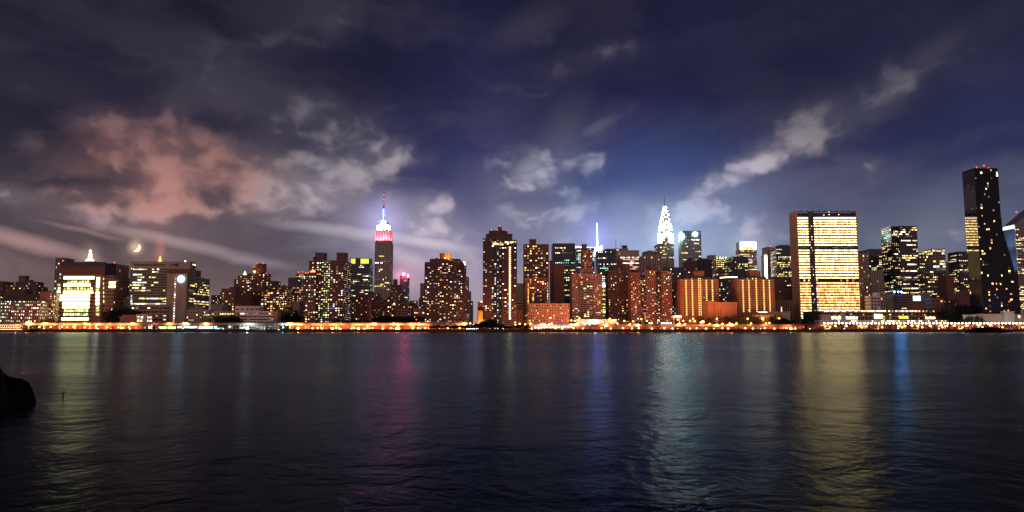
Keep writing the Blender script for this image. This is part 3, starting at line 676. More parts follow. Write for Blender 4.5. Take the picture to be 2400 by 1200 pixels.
# ------- mid jumble right of it
for args in [
 ('apartment_block', 'narrow maroon block with a glowing lamp on its roof', 1000, 834, 862, 690, dict(wall='brick', p=.12, mix='red')),
 ('loft_building', 'dark flat loft below the art deco skyscraper with three white windows', 1180, 862, 885, 688, dict(wall='dbrick', p=.14, tanks=1)),
 ('loft_building', 'low maroon loft with a pale patch of wall beside the narrow maroon block', 1060, 855, 902, 707, dict(wall='brown', p=.14, mix='red', tanks=2)),
 ('stepped_tower', 'dark wedding cake tower with a slim top right of the art deco skyscraper', 1350, 913, 942, 687, dict(wall='dbrick', p=.3, mix='red', tanks=0)),
 ('loft_building', 'maroon loft with blue and orange shop lights', 1120, 898, 928, 701, dict(wall='brick', p=.16, mix='apt', tanks=1)),
 ('loft_building', 'tan loft with a flat lit top right of the wedding cake tower', 1300, 960, 975, 705, dict(wall='tan', p=.3, mix='yel')),
 ('loft_building', 'orange brick loft with small square lit windows', 1200, 941, 952, 711, dict(wall='obrick', p=.2, mix='apt')),
 ('terraced_building', 'low terraced block with three orange lit balconies', 1000, 927, 956, 725, dict(wall='pink', p=.1, fl=4, bay=8, sp=.55, pr=.05)),
 ('loft_building', 'dim block with scattered pink lights left of the dark balcony tower', 1050, 970, 1000, 724, dict(wall='pink', p=.14, mix='red', tanks=1)),
 ('loft_building', 'brown block in front of the hazy red sign tower', 1150, 945, 975, 716, dict(wall='dbrick', p=.14, mix='apt', tanks=2)),
 ('loft_building', 'small dark loft at the foot of the slate crowned tower', 1090, 820, 836, 708, dict(wall='dbrick', p=.22, mix='apt', tanks=1))]:
    simple(*args[:6], **args[6])
B = Bld('stepped_tower', 'slim dark tower top stepping up behind the wedding cake tower', 1352, 926)
B.vol(917, 935, 668, dy=3, wall='dbrick', p=.2, mix='red'); B.vol(922, 929.5, 655, 668.5, dy=6, d=10, wall='dbrick', p=.1, part='top'); B.done()
B = Bld('gabled_tower', 'peaked brown tower left of the dark balcony tower', 1250, 987)
B.vol(982, 992.5, 700, d=12, wall='brown', p=.08); X0, Z0 = at(982, 700, 1250); X1, _ = at(992.5, 700, 1250); _, Z1 = at(987, 694.5, 1250)
bb = MB(); bb.prism([(X0, Z0), (X1, Z0), ((X0 + X1) / 2, Z1)], 1249.6, 1263); bb.build('gable_roof', W['roof'], B.root); B.lit(991, 997, 695, 697, 'w'); B.done()
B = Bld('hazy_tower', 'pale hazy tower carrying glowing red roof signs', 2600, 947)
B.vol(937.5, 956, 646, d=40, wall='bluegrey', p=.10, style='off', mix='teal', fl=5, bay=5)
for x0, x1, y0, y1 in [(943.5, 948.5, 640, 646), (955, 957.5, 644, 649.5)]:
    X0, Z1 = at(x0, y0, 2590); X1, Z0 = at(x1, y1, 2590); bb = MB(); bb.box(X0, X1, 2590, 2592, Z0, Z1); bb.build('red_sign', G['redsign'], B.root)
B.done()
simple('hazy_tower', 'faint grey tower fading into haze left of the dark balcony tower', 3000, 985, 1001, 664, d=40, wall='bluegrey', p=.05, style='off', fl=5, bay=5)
# balcony tower with orange roof hut
B = Bld('balcony_tower', 'dark brick balcony tower with an orange lit hut on its roof', 890, 1041)
tv = B.vol(997, 1084.5, 615, d=30, wall='dbrick', p=.17, fl=2.2, bay=2.6, sp=.50, pr=.10, rel=.9, mix='apt')
B.vol(1008, 1078, 606.5, 615, dy=3, d=22, wall='dbrick', p=.10, fl=2.2, bay=2.6, part='top_storey')
B.vol(1031, 1042, 594.5, 606.5, dy=7, d=9, wall='dbrick', blank=True, part='roof_hut'); B.vol(1042.3, 1056, 595.5, 606.5, dy=7, d=9, wall='obrick', blank=True, part='roof_hut')  # lit half of the hut given orange brick, lamplight put into its colour
X, Z = at(1050, 606, 888); spot('hut_lamp', B.root, (X, 889, Z + 1), (X, 897, Z + 4.5), (1, .42, .06), 12000, 120, .4); beacon(B.root, 1043, 604.5, 888, .6, 'lampb'); B.done(1, tv)
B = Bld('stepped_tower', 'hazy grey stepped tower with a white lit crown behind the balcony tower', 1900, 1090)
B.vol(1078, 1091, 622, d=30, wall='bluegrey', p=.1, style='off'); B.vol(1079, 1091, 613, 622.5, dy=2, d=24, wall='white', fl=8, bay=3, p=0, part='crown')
for i in range(4): B.lit(1079.5 + i * 3, 1081.8 + i * 3, 614, 621.5, 'crownw', dy=2, off=.6)
B.vol(1085, 1097, 649, dy=-4, d=40, wall='pink', p=.10, mix='apt', part='lower_tier'); B.vol(1097.3, 1102, 683, dy=-4, d=40, wall='pink', p=.05, part='lower_tier'); B.done()
simple('distant_tower', 'thin hazy slab at the end of the street gap', 2400, 1102, 1108, 706, wall='bluegrey', p=.03)
simple('glass_pavilion', 'small pale glass block at the foot of the hazy stepped tower', 1150, 1086, 1099, 735, d=10, wall='white', p=.2, mix='teal')
B = Bld('corner_building', 'corner block with an orange lit lower wall beside the tallest dark tower', 1000, 1128)
B.vol(1121, 1134.5, 729, dy=-4, d=12, wall='obrick', blank=True, part='orange_wall'); B.vol(1120, 1136, 709, d=20, wall='brick', p=.06); beacon(B.root, 1128.5, 707, 1000, .8, 'lampb'); X, Z = at(1128, 750, 985); spot('wall_lamp', B.root, (X, 982, Z - 3), (X, 996, Z + 6), (1, .36, .04), 60000, 120, .5); B.done()
# tallest dark tower
B = Bld('residential_tower', 'tallest dark residential tower with a stepped crown and a lit vertical strip', 900, 1171)
tv = B.vol(1132, 1157.5, 559, d=30, wall='dbrick', p=.14, fl=2.48, bay=3, sp=.5, pr=.12, rel=.8, side=False)
B.vol(1157.9, 1176, 559, dy=4, d=24, wall='navy', p=.26, fl=2.48, bay=3, mix='off', side=False, part='recessed_bay')
B.vol(1176.4, 1210, 563, d=30, wall='dbrick', p=.12, fl=2.48, bay=3, sp=.5, pr=.12, rel=.8, part='east_wing')
B.vol(1139.5, 1200, 549, 563, dy=3, d=22, wall='dbrick', p=.04, part='crown_step'); B.vol(1146.5, 1189, 540, 549.3, dy=5, d=18, wall='dbrick', p=.06, part='crown_step'); B.vol(1166.5, 1176, 531.5, 540.3, dy=8, d=9, wall='dbrick', blank=True, part='crown_hut')
B.column(1195, 580, 747, 36, 4.0, 2.4, 'colw', off=1.0)
for a in range(6): B.lit(1155 + a * 4.2, 1158.2 + a * 4.2, 570, 574.5, 'y', off=1.0)
B.lit(1183, 1192, 566, 570, 'yg', off=1); B.lit(1195, 1205, 566, 570, 'yg', off=1); B.lit(1207, 1209.5, 566, 570, 'ww', off=1)
for q in [(1151, 539), (1166, 539), (1171, 530), (1187, 540)]: beacon(B.root, *q, Y=903, r=.8)
B.done(0)

# ------- centre
simple('distant_block', 'plain greenish block in the gap right of the tallest dark tower', 1250, 1210, 1229, 665, wall='green', blank=True)
simple('white_building', 'small whitish block with dark window stripes in the same narrow gap', 1050, 1211, 1225, 707, wall='lconc', p=.05, fl=4, bay=9, sp=.5, pr=.05)
simple('town_house', 'little orange house with three tall lit windows in the narrow gap', 935, 1211, 1224, 729, d=12, wall='obrick', p=0, extra=[dict(v=(1213, 1219, 724, 729.5), dy=3, d=6, wall='dbrick', blank=True, part='gable')])
B = Bld('apartment_tower', 'brown tower with a round roof hut and warm lit corner windows', 1000, 1257)
tv = B.vol(1228, 1285.5, 573, d=34, wall='brown', p=.24, fl=3.3, bay=3.6, sp=.45, pr=.22, mix='warm'); B.vol(1241, 1256.5, 561, 573.3, dy=6, d=12, wall='dbrick', blank=True, part='roof_hut')
for i in range(9): B.lit(1276.5, 1284, 662 + i * 6.2, 665 + i * 6.2, 'ww' if i not in (4, 5) else 'y', off=.7)
B.done(0)
B = Bld('apartment_block', 'orange edged brick balcony block in front of the round hut tower', 950, 1255)
tv = B.vol(1240.5, 1281, 652, d=26, wall='brick', p=.22, fl=2.6, bay=3.2, sp=.5, pr=.12, rel=.8, mix='warm'); B.vol(1231, 1240, 653, dy=-1, d=20, wall='obrick', p=.05, fl=2.4, bay=2.4, part='orange_bay')
for i in range(30): B.lit(1237.2, 1239.6, 665 + i * 3.15, 666.6 + i * 3.15, 'o', dy=-1, off=.6)
B.done(1, tv)
simple('glass_tower', 'dark teal glass tower with banded white floors behind the blank slab', 1150, 1296, 1347, 571, d=40, wall='navy', p=.42, mix='blue', style='off', fl=4, bay=3)
simple('slab_block', 'tall blank reddish brown slab wall', 1000, 1297.5, 1321, 621.5, d=26, wall='brown', blank=True, extra=[dict(v=(1290, 1297, 611, None), dy=3, d=20, wall='dbrick', blank=True)])
simple('brick_building', 'long low brick block with rows of tiny windows behind the highway', 920, 1240, 1334, 712, d=24, wall='pink', p=.16, mix='apt', fl=3.1, bay=2.0, sp=.5, pr=.5, tanks=3)
B = Bld('spired_tower', 'glass tower with a white lit faceted crown and a thin blue spire', 1900, 1380)
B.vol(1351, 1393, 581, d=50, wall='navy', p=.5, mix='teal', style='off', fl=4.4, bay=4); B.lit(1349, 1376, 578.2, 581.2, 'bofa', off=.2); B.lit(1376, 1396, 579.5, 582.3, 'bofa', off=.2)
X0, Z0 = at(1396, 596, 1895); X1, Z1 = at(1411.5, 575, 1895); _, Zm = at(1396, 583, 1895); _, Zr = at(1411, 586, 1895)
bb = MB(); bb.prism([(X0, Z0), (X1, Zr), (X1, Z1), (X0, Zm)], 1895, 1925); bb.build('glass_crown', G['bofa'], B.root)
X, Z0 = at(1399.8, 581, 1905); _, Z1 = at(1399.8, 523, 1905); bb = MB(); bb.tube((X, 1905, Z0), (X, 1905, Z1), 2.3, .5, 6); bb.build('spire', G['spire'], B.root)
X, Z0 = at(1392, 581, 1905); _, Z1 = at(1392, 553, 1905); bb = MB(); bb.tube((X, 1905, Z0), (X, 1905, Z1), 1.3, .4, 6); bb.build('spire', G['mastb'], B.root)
B.done()
B = Bld('art_deco_tower', 'pinkish art deco apartment tower stepping up to a brick head', 970, 1376)
tv = B.vol(1341, 1411, 642, d=36, wall='pink', p=.17, fl=2.65, bay=2.3, sp=.5, pr=.5, mix='apt')
B.vol(1359, 1390, 629, 642.5, dy=3, d=26, wall='pink', p=.12, fl=2.65, bay=2.3, part='setback'); B.vol(1364.5, 1387.5, 586, 629.5, dy=6, d=20, wall='brick', p=.22, fl=2.9, bay=2.6, mix='red', part='tower_head'); B.vol(1364.5, 1375.5, 573, 586.3, dy=8, d=12, wall='dbrick', blank=True, part='roof_hut')
B.vol(1359.5, 1389, 658, dy=-2.5, d=3, wall='pink', p=.26, fl=2.65, bay=4.2, sp=.42, pr=.12, mix='warm', part='centre_bay')
for q in [(1342, 641), (1409, 641)]: beacon(B.root, *q, Y=970, r=.8, k='lampb')
beacon(B.root, 1393, 600, 1000, 1.2, 'crownm'); B.done(0)
simple('office_tower', 'dark blue flat topped office block with teal windows', 1400, 1401, 1442, 587, d=40, wall='navy', p=.32, mix='teal', style='off', fl=4, bay=3.4, extra=[dict(v=(1419, 1436, 583, 587.5), dy=8, d=14, wall='steel', blank=True, part='roof_plant')])
B = Bld('lit_stair_tower', 'slim block with a green lit top and stacked glowing landings', 1120, 1416)
B.vol(1408, 1425, 664, d=14, wall='green', p=.4, mix='green', fl=3.2, bay=2.6)
B.lit(1410, 1423, 664, 667.5, 'crowng', off=.6); B.lit(1408.5, 1424, 668, 672.5, 'crownw', off=.7)
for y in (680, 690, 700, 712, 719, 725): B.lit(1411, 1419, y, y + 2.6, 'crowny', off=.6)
B.lit(1410, 1423.5, 730, 733.5, 'crowng', off=.6); B.done()
B = Bld('office_tower', 'grey tower with an antenna and greenish lit top storeys', 1700, 1452)
B.vol(1438, 1472, 583, d=36, wall='conc', p=.3, mix='green', style='off', fl=4.2, bay=3); B.vol(1459, 1470, 575.5, 583.4, dy=5, d=14, wall='steel', blank=True, part='roof_plant'); spike(B.root, 1443.5, 583, 560, 1705, .8, .2); spike(B.root, 1455, 583, 568, 1705, .5, .2); B.done()
simple('office_tower', 'white ribbed office block with rows of pink lit windows', 1600, 1454, 1497.5, 587, d=36, wall='lconc', p=.55, mix='pinkish', style='off', fl=4.2, bay=2.6, sp=.25, pr=.4, extra=[dict(v=(1455, 1496.5, 587.2, 602), dy=-1, d=1.2, wall='lconc', glass='lconc', p=0, fl=40, bay=2.6, sp=.05, pr=.5, part='ribbed_head')])
B = Bld('apartment_tower', 'brown brick tower with a slim roof hut left of the turreted complex', 1000, 1450)
tv = B.vol(1425, 1476, 634, d=30, wall='brown', p=.17, fl=3, bay=2.9, mix='red'); B.vol(1432, 1470, 622, 634.3, dy=4, d=20, wall='dbrick', p=.15, part='setback'); B.vol(1449.5, 1459, 608, 622.3, dy=7, d=9, wall='dbrick', blank=True, part='roof_hut'); B.done(2, tv)
# turreted brick complex
B = Bld('turreted_complex', 'dark red turreted brick complex with scattered lit flats and recessed bays', 960, 1525)
for x0, x1, yt, dy, wl_, p in [(1478, 1500, 640, 0, 'brick', .18), (1500.3, 1512, 650, 6, 'dbrick', .30), (1512.3, 1536, 634, 0, 'brick', .17), (1536.3, 1550, 644, 6, 'dbrick', .24), (1550.3, 1573.5, 636, 0, 'brick', .2)]:
    B.vol(x0, x1, yt, dy=dy, d=26, wall=wl_, p=p, fl=2.5, bay=2.6, mix='red', side=x1 > 1570 or x0 < 1480, part='wing')
r = random.Random(5)
for x0, x1, yt, yb in [(1483, 1492, 631, 640.3), (1494, 1499, 634, 640.3), (1516, 1530, 628, 634.3), (1519, 1523, 623, 628.2), (1533, 1536, 630, 634.3), (1556, 1567, 629, 636.3), (1560, 1563, 625, 629.2), (1569, 1573, 632, 636.3), (1503, 1509, 644, 650.3), (1478.2, 1481, 635, 640.3), (1540, 1547, 638, 644.3)]:
    B.vol(x0, x1, yt, yb, dy=7 + r.random(), d=8, wall='dbrick', blank=True, trim=False, part='turret')
B.done(0)
simple('office_tower', 'grey tower of vertical ribs with a serrated top left of the lit steel spire', 1400, 1505, 1550, 600, d=36, wall='lconc', p=.10, mix='apt', fl=4.2, bay=3.4, sp=.06, pr=.5, rel=.9, extra=[dict(v=(1511, 1546, 590, 600.5), dy=4, d=28, wall='conc', glass='steel', p=0, fl=30, bay=3.4, sp=.02, pr=.5, part='ribbed_head'), dict(v=(1518, 1530, 587, 590.5), dy=8, d=12, wall='conc', blank=True, part='roof_plant')])

# ------- steel spire tower with lit arches
Y = 1840
B = Bld('spired_skyscraper', 'slender skyscraper whose arched steel crown glows white below a needle', Y, 1560)
B.vol(1541, 1579, 573, d=42, wall='conc', fl=4.4, bay=3.0, sp=.3, pr=.42, p=.16, mix='yel', style='off')
B.vol(1553, 1567, 560, 573.4, dy=-1.5, d=10, wall='conc', fl=4.4, bay=3, p=.3, mix='w w g'.split() if False else 'off', part='centre_bay')
cx, Zb = at(1560.3, 573, Y + 21); zz = lambda py: at(1560, py, Y + 21)[1]; q = (Y + 21) / F; yc = Y + 21
bb = MB(); tiers = [(572, 15.2, 540), (549, 13.4, 527), (537, 11.2, 516), (525, 9.2, 506), (514, 7.2, 497), (504, 5.2, 489), (495, 3.4, 482)]
lit = []
def arch(hw, z0, z1, n=10): return [(cx - hw, z0), (cx + hw, z0)] + [(cx + hw * math.cos(math.pi * k / n), z0 + (z1 - z0) * (.35 + .65 * math.sin(math.pi * k / n))) for k in range(0, n + 1)]
for k, (yb, hw, yt) in enumerate(tiers):
    h = hw * q; z0, z1 = zz(yb), zz(yt)
    pts = arch(h * .98, z0, z1); bb.prism(pts, yc - h - .01 * k, yc + h + .01 * k)
    i0 = len(bb.v); bb.prism([(x - cx, z) for x, z in pts], -h + .02 * k, h - .02 * k)
    for j in range(i0, len(bb.v)): x, y, z_ = bb.v[j]; bb.v[j] = (cx + y * .97, yc + x * 1.0, z_)
bb.frustum(cx, yc, zz(484), zz(478), 2.0 * q, .9, 8)
crown_ = bb.build('steel_crown', W['chrome'], B.root)
bb = MB(); bb.tube((cx, yc, zz(479)), (cx, yc, zz(454)), .9, .15, 6); bb.build('needle', W['pole'], crown_)
for k, (yb, hw, yt) in enumerate(tiers):
    h = hw * q; z0, z1 = zz(yb), zz(yt); n = max(3, 7 - k)
    wb = MB()
    for ring, rr in ((0, .86), (1, .56)):
        if k > 2 and ring: continue
        for i in range(n):
            t = math.pi * (i + .5) / n; x = cx + h * rr * math.cos(t); zc = z0 + (z1 - z0) * (.30 + .62 * rr * math.sin(t)); s = h * (.15 if k < 4 else .23)
            for sd in (-1, 1):
                wb.prism([(x - s, zc - s), (x + s, zc - s), (x, zc + s * 1.25)], yc - h - .5 if sd < 0 else yc + h + .1, yc - h - .02 * k - .02 if sd < 0 else yc + h + .5)
            xx = cx - h * .97 - .25
            wb.box(xx - .3, xx + .2, yc + (x - cx) - s * .7, yc + (x - cx) + s * .7, zc - s, zc + s); wb.box(cx + h * .97 - .05, cx + h * .97 + .45, yc + (x - cx) - s * .7, yc + (x - cx) + s * .7, zc - s, zc + s)
    wb.build('arch_window', G['chry'], crown_)
for s in (-1, 1):
    X0, Z0 = at(1560.3 + s * 14.5, 571, Y + 4); Xa = X0 - 3.2 if s < 0 else X0 - 3.4
    bb = MB(); bb.box(Xa, Xa + 6.6, Y + 3, Y + 4, zz(572), zz(550)); bb.build('corner_light_panel', G['chry'], B.root)  # floodlit corner faces painted as glowing panels
for sx in (-1, 1):
    X, Z = at(1560 + sx * 11, 572, Y - 2); spot('flood_lamp', B.root, (X, Y - 3, Z), (X, Y + 10, Z + 26), (.95, .97, 1), 160000, 80)
B.done()
# ------- curved slab with two round lit signs
B = Bld('office_tower', 'broad faceted grey slab with glowing round signs near its roof', 1815, 1618)
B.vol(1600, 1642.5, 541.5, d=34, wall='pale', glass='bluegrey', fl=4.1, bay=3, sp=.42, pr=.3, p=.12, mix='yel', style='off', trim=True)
X0, Z1 = at(1593, 548, 1822); X1, Z2 = at(1600, 542.5, 1815.4); Zb = GZ
bb = MB(); i = 0
bb.v = [(X0, 1822, Zb), (X1, 1815.2, Zb), (X1, 1845, Zb), (X0, 1840, Zb), (X0, 1822, Z1), (X1, 1815.2, Z2), (X1, 1845, Z2), (X0, 1840, Z1)]
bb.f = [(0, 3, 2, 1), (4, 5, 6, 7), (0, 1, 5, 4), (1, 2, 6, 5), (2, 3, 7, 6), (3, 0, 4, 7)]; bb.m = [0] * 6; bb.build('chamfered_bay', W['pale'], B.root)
slab(B.root, 1600.2, 1642.3, 541.8, 556, 1813.9, 1, 'bluegrey', 'roof_band')
for px, py, rx in ((1597.5, 553, 5.6), (1629.5, 548.5, 4.9)):
    X, Z = at(px, py, 1812); bb = MB(); bb.frustum(0, 0, 0, 1.2, rx * 1.07, rx * 1.07, 20); bb.v = [(X + x, 1813.2 - z, Z + y * .82) for x, y, z in bb.v]; bb.build('round_sign', G['signm'], B.root)
for i in range(8): B.lit(1621 + i * 2.2, 1622.6 + i * 2.2, 561, 563, 'w', off=.6)
for i in range(7): B.lit(1597 + i * 2.2, 1598.7 + i * 2.2, 592, 594, 'y', off=.6)
B.done()
simple('office_block', 'dark blue flat block below the lit steel spire tower', 1250, 1562, 1612, 627, d=30, wall='navy', p=.07, mix='off', fl=4, bay=3)
simple('office_block', 'black narrow block left of the first orange striped tower', 1100, 1574, 1597, 662, d=24, wall='steel', p=.10, mix='off')
simple('dark_tower', 'dark jagged roofed brick tower right of the turreted complex', 1300, 1608, 1634, 614, d=26, wall='dbrick', p=.06, extra=[dict(v=(1613, 1622, 606, 614.4), dy=5, d=10, wall='dbrick', blank=True, part='roof_hut')], tanks=1)
simple('dark_tower', 'black broad block with one small white sign light', 1320, 1634, 1668, 609, d=26, wall='steel', p=.04, mix='off', extra=[dict(v=(1640, 1660, 605.5, 609.4), dy=6, d=12, wall='steel', blank=True, part='roof_plant')])
simple('office_tower', 'pale slab with two orange roof lamps beside the green arcaded tower', 1500, 1664, 1677, 598, d=24, wall='lconc', p=.06, beacons=[(1669, 612, 1.3), (1674, 612, 1.3)])
B = Bld('office_tower', 'tower with green lamps along its rounded top and lit floors below', 1520, 1690)
B.vol(1677.5, 1704, 603, d=26, wall='conc', p=.55, mix='green', style='off', fl=4.2, bay=3.4)
for i in range(4): beacon(B.root, 1681 + i * 6.6, 605.5, 1517, 1.2, 'crowng'); 
for i in range(4): B.lit(1678.5 + i * 6.6, 1683 + i * 6.6, 602, 603.4, 'yg', off=.7)
B.done()
simple('office_tower', 'dim grey block left of the dark blue cube block', 1480, 1706, 1732, 610, d=24, wall='bluegrey', p=.3, mix='yel', style='off')
simple('office_tower', 'dark blue cube topped block in front of the white crowned tower', 1450, 1718, 1752, 602, d=30, wall='navy', p=.28, mix='green', style='off', fl=4, bay=3)
B = Bld('office_block', 'low dark block with a curved row of yellow lamps along its roof', 1150, 1706)
B.vol(1684, 1729, 655, d=26, wall='steel', p=.10, mix='off'); 
for i in range(13): B.lit(1687 + i * 3.2, 1689.6 + i * 3.2, 650.6 - 2.2 * math.sin(min(1, (i + 1) / 7) * 1.57), 653 - 2.2 * math.sin(min(1, (i + 1) / 7) * 1.57), 'crownm', off=.6)
B.vol(1686, 1728, 648, 655.4, dy=1, d=18, wall='steel', blank=True, part='roof_ring'); B.done()
B = Bld('crowned_tower', 'pale tower with a floodlit white notched crown', 1900, 1753)
B.vol(1735, 1773, 586, d=40, wall='lconc', p=.75, mix='yel', style='off', fl=4.4, bay=3.2); B.vol(1734, 1772.5, 567, 586.4, dy=2, d=34, wall='white', blank=True, part='crown')
B.lit(1734.5, 1772, 567.5, 578, 'crownw', dy=2, off=.6); B.lit(1734.5, 1742, 578.2, 586, 'crownw', dy=2, off=.6); B.lit(1767, 1772, 578.2, 586, 'crownw', dy=2, off=.6)  # floodlight on the crown face put in as glowing panels, not windows
for i in range(6): B.lit(1743.5 + i * 4, 1746 + i * 4, 579, 586, 'y', dy=2, off=.6)
B.done()
B = Bld('office_tower', 'grey slab with a bright white strip down its left edge', 1550, 1806)
B.vol(1797, 1818, 579, d=30, wall='conc', blank=True); B.lit(1791.5, 1797, 598, 652, 'crownw', dy=1, off=.6)
B.vol(1791, 1796.8, 598, dy=1, d=20, wall='white', blank=True, part='edge_strip'); beacon(B.root, 1806, 577, 1552); B.done()
simple('glass_tower', 'dark glass tower with an antenna peeking out left of the great lit slab', 1500, 1819, 1856, 577, d=34, wall='navy', p=.4, mix='green', style='off', fl=4, bay=3, extra=[dict(v=(1826, 1850, 574, 577.5), dy=5, d=16, wall='steel', blank=True, part='roof_plant')])

# ------- two orange towers with lit stairwell columns
for x0, x1, yt, hut, cols, lab, yb in [
   (1594, 1683, 655, (1626, 1650, 636), (1607.5, 1621.8, 1637, 1641.2, 1655, 1669), 'left orange brick tower with five columns of lit stair windows', 738),
   (1727, 1814, 655, (1757, 1782, 636), (1740.5, 1754.5, 1771.5, 1789, 1802.5), 'right orange brick tower with five columns of lit stair windows', 730)]:
    B = Bld('orange_tower', lab, 950, (x0 + x1) / 2, group='pair of orange brick towers')
    tv = B.vol(x0, x1, yt, d=30, wall='obrick', p=.012, fl=2.35, bay=3.0, sp=.55, pr=.62, mix='red'); B.vol(*hut[:2], hut[2], yt + .4, dy=5, d=14, wall='brick', blank=True, part='roof_hut')
    B.vol(hut[0] - 14, hut[1] + 14, yt - 6, yt + .4, dy=3, d=20, wall='obrick', p=.05, fl=2.35, part='setback')
    for k, c in enumerate(cols):
        n = 20 if yb == 738 else 18
        b_ = yb if not (yb == 738 and c > 1668) else 704
        if b_ == 704: n = 12
        B.column(c, 657.5 if c != 1771.5 and not 1630 < c < 1645 else 653, b_, n + (1 if c == 1771.5 or 1630 < c < 1645 else 0), 3.0 if not 1630 < c < 1645 else 2.2, 1.8, 'col', off=.55)
    B.done(2, tv)
B = Bld('power_station', 'windowless orange brick hall with tall slot openings between the orange towers', 925, 1693)
B.vol(1659, 1676, 706, d=30, wall='obrick', blank=True); B.vol(1676.3, 1727, 709, dy=-3, d=34, wall='obrick', blank=True, part='main_hall')
bb = MB()
for x0, x1, y0, y1 in [(1682.5, 1685, 725, 744), (1688, 1690.5, 725, 744)] + [(1704 + i * 3.3, 1705.5 + i * 3.3, 712, 744) for i in range(7)]:
    X0, Z1 = at(x0, y0, 921.6); X1, Z0 = at(x1, y1, 921.6); bb.box(X0, X1, 921.8, 922.3, Z0, Z1)
bb.build('slot_window', W['brown'], B.root); B.done()
simple('apartment_block', 'dark block behind trees between second orange tower and the great lit slab', 1080, 1815, 1858, 650, d=24, wall='dbrick', p=.05, mix='yel')
simple('brick_building', 'maroon ribbed block at the foot of the great lit slab', 1045, 1817, 1856, 705, d=20, wall='brick', p=.07, fl=30, bay=3.5, sp=.05, pr=.5, mix='red')
B = Bld('low_pavilion', 'long low beige hall with a flat overhanging roof among the trees', 915, 1806)
B.vol(1762, 1846, 739, d=20, wall='tan', blank=True); B.vol(1790, 1852, 731, dy=18, d=14, wall='tan', blank=True, part='upper_hall'); B.lit(1777, 1798, 731, 732.6, 'crownm', dy=8); B.done()

# ------- the great lit slab
Y = 1050
B = Bld('secretariat_tower', 'great glass slab glowing yellow above and amber below between marble ends', Y, 1940)
X0, Zt = at(1866.5, 494, Y); X1, _ = at(2006, 494, Y); zz = lambda py: at(1936, py, Y)[1]; D = 26
root = B.root
b = MB(); b.box(X0 - .8, X0 + .6, Y - .9, Y + D + .5, GZ, Zt); b.build('marble_end_wall', W['marble'], root)
b = MB(); b.box(X1 - .6, X1 + .8, Y - .9, Y + D + .5, GZ, Zt); b.build('marble_end_wall', W['marble'], root)
b = MB(); b.box(X0 + .62, X1 - .62, Y + .2, Y + D, GZ, zz(507)); b.build('glass_curtain_wall', W['glass'], root)
nf = 37; zb, ztp = zz(744), zz(508); fh = (ztp - zb) / nf; Wd = X1 - X0
vx = lambda f: X0 + Wd * f
sa, sb = .188, .283
b = MB()
for i in range(nf + 1):
    z = zb + i * fh; b.box(X0 + .65, vx(sa), Y - .35, Y + .3, z - .55, z + .55); b.box(vx(sb), X1 - .65, Y - .35, Y + .3, z - .55, z + .55)
b.build('spandrels', W['steel'], root)
b = MB()
for j in range(0, 30):
    f = j / 29
    if sa + .005 < f < sb - .005: continue
    wv = .24 if j % 3 else .34
    b.box(vx(f) - wv / 2 + (.8 if j == 0 else (-.8 if j == 29 else 0)), vx(f) + wv / 2 + (.8 if j == 0 else (-.8 if j == 29 else 0)), Y - .5, Y - .2, zb, ztp)
b.build('mullions', W['steel'], root)
b = MB(); b.box(vx(sa) + .02, vx(sb) - .02, Y - .6, Y + .1, GZ, Zt - 1); b.build('service_strip', W['steel'], root)
rr = random.Random(11)
for i in range(nf):
    z = zb + (i + .5) * fh; py = 744 - (744 - 508) * (i + .5) / nf
    if 576.2 < py < 582.6:
        for f0, f1 in ((.02, .16), (.30, .52), (.58, .95)):
            pane(root, (vx(f0) + vx(f1)) / 2, Y + .05, z, vx(f1) - vx(f0), .2, fh * .18, 'dim')
        continue
    if 652.6 < py < 659.0:
        for f in (.09, .165, .30, .70, .80, .90): pane(root, vx(f), Y + .05, z, 2.2, .2, fh * .6, 'r')
        continue
    k = 'un' if py < 656 else 'uno'
    if py > 722: k = 'un'
    hh = fh * (.36 if k == 'un' else .54)
    pane(root, (X0 + .9 + vx(sa)) / 2, Y + .05, z, vx(sa) - X0 - 1.1, .2, hh, k); pane(root, (vx(sb) + X1 - .9) / 2, Y + .05, z, X1 - .9 - vx(sb), .2, hh, k)
pane(root, (X0 + .9 + vx(sa)) / 2, Y - .1, zb + nf * fh - fh * .5, vx(sa) - X0 - 1.1, .2, fh * .62, 'crownm'); pane(root, (vx(sb) + X1) / 2, Y - .1, zb + nf * fh - fh * .5, X1 - 1 - vx(sb), .2, fh * .62, 'crownm')
for i in range(34):
    if rr.random() < .55: pane(root, vx(sa) + rr.choice((1.5, 3, 4.6)), Y - .66, zb + (i + .5) * fh, 1.1, .14, fh * .4, rr.choice(['ww', 'w', 'dim', 'r']))
for i in range(13): pane(root, vx(sb) + .9, Y - .35, zb + (i + 1.5) * fh, 2.0, .3, fh * .62, 'r' if i % 3 else 'w')
b = MB()
for j in range(40): x = X0 + 1 + (Wd - 2) * j / 39; b.box(x - .18, x + .18, Y - .3, Y + .2, zz(507), Zt - .2)
for z in (zz(506), zz(501), zz(496)): b.box(X0 + .8, X1 - .8, Y - .5, Y - .32, z - .3, z + .3)
for j in range(9): b.box(X0 + 8 + j * 8.6, X0 + 9.5 + j * 8.6, Y + 3, Y + 5, Zt - .3, Zt + 1.0)
b.box(X0 + .7, X1 - .7, Y + 1.0, Y + 1.4, zz(507), zz(499)); b.build('roof_screen', W['steel'], root)
for px, py in ((1943, 497), (1943, 503), (1931, 504), (1966, 503)): beacon(root, px, py, Y - 1, .7, 'crownm')
X, Z = at(1872, 744, Y - 6)
b = MB(); b.box(X0 - 6, vx(.3), Y - 12, Y - 2, zz(745) - 1.2, zz(745)); b.build('entrance_canopy', W['lconc'], root)
pane(root, (X0 - 4 + vx(.28)) / 2, Y - 12.2, zz(745) - .5, vx(.28) - X0 + 2, .2, .9, 'crownm', 'canopy_light')
B.done()
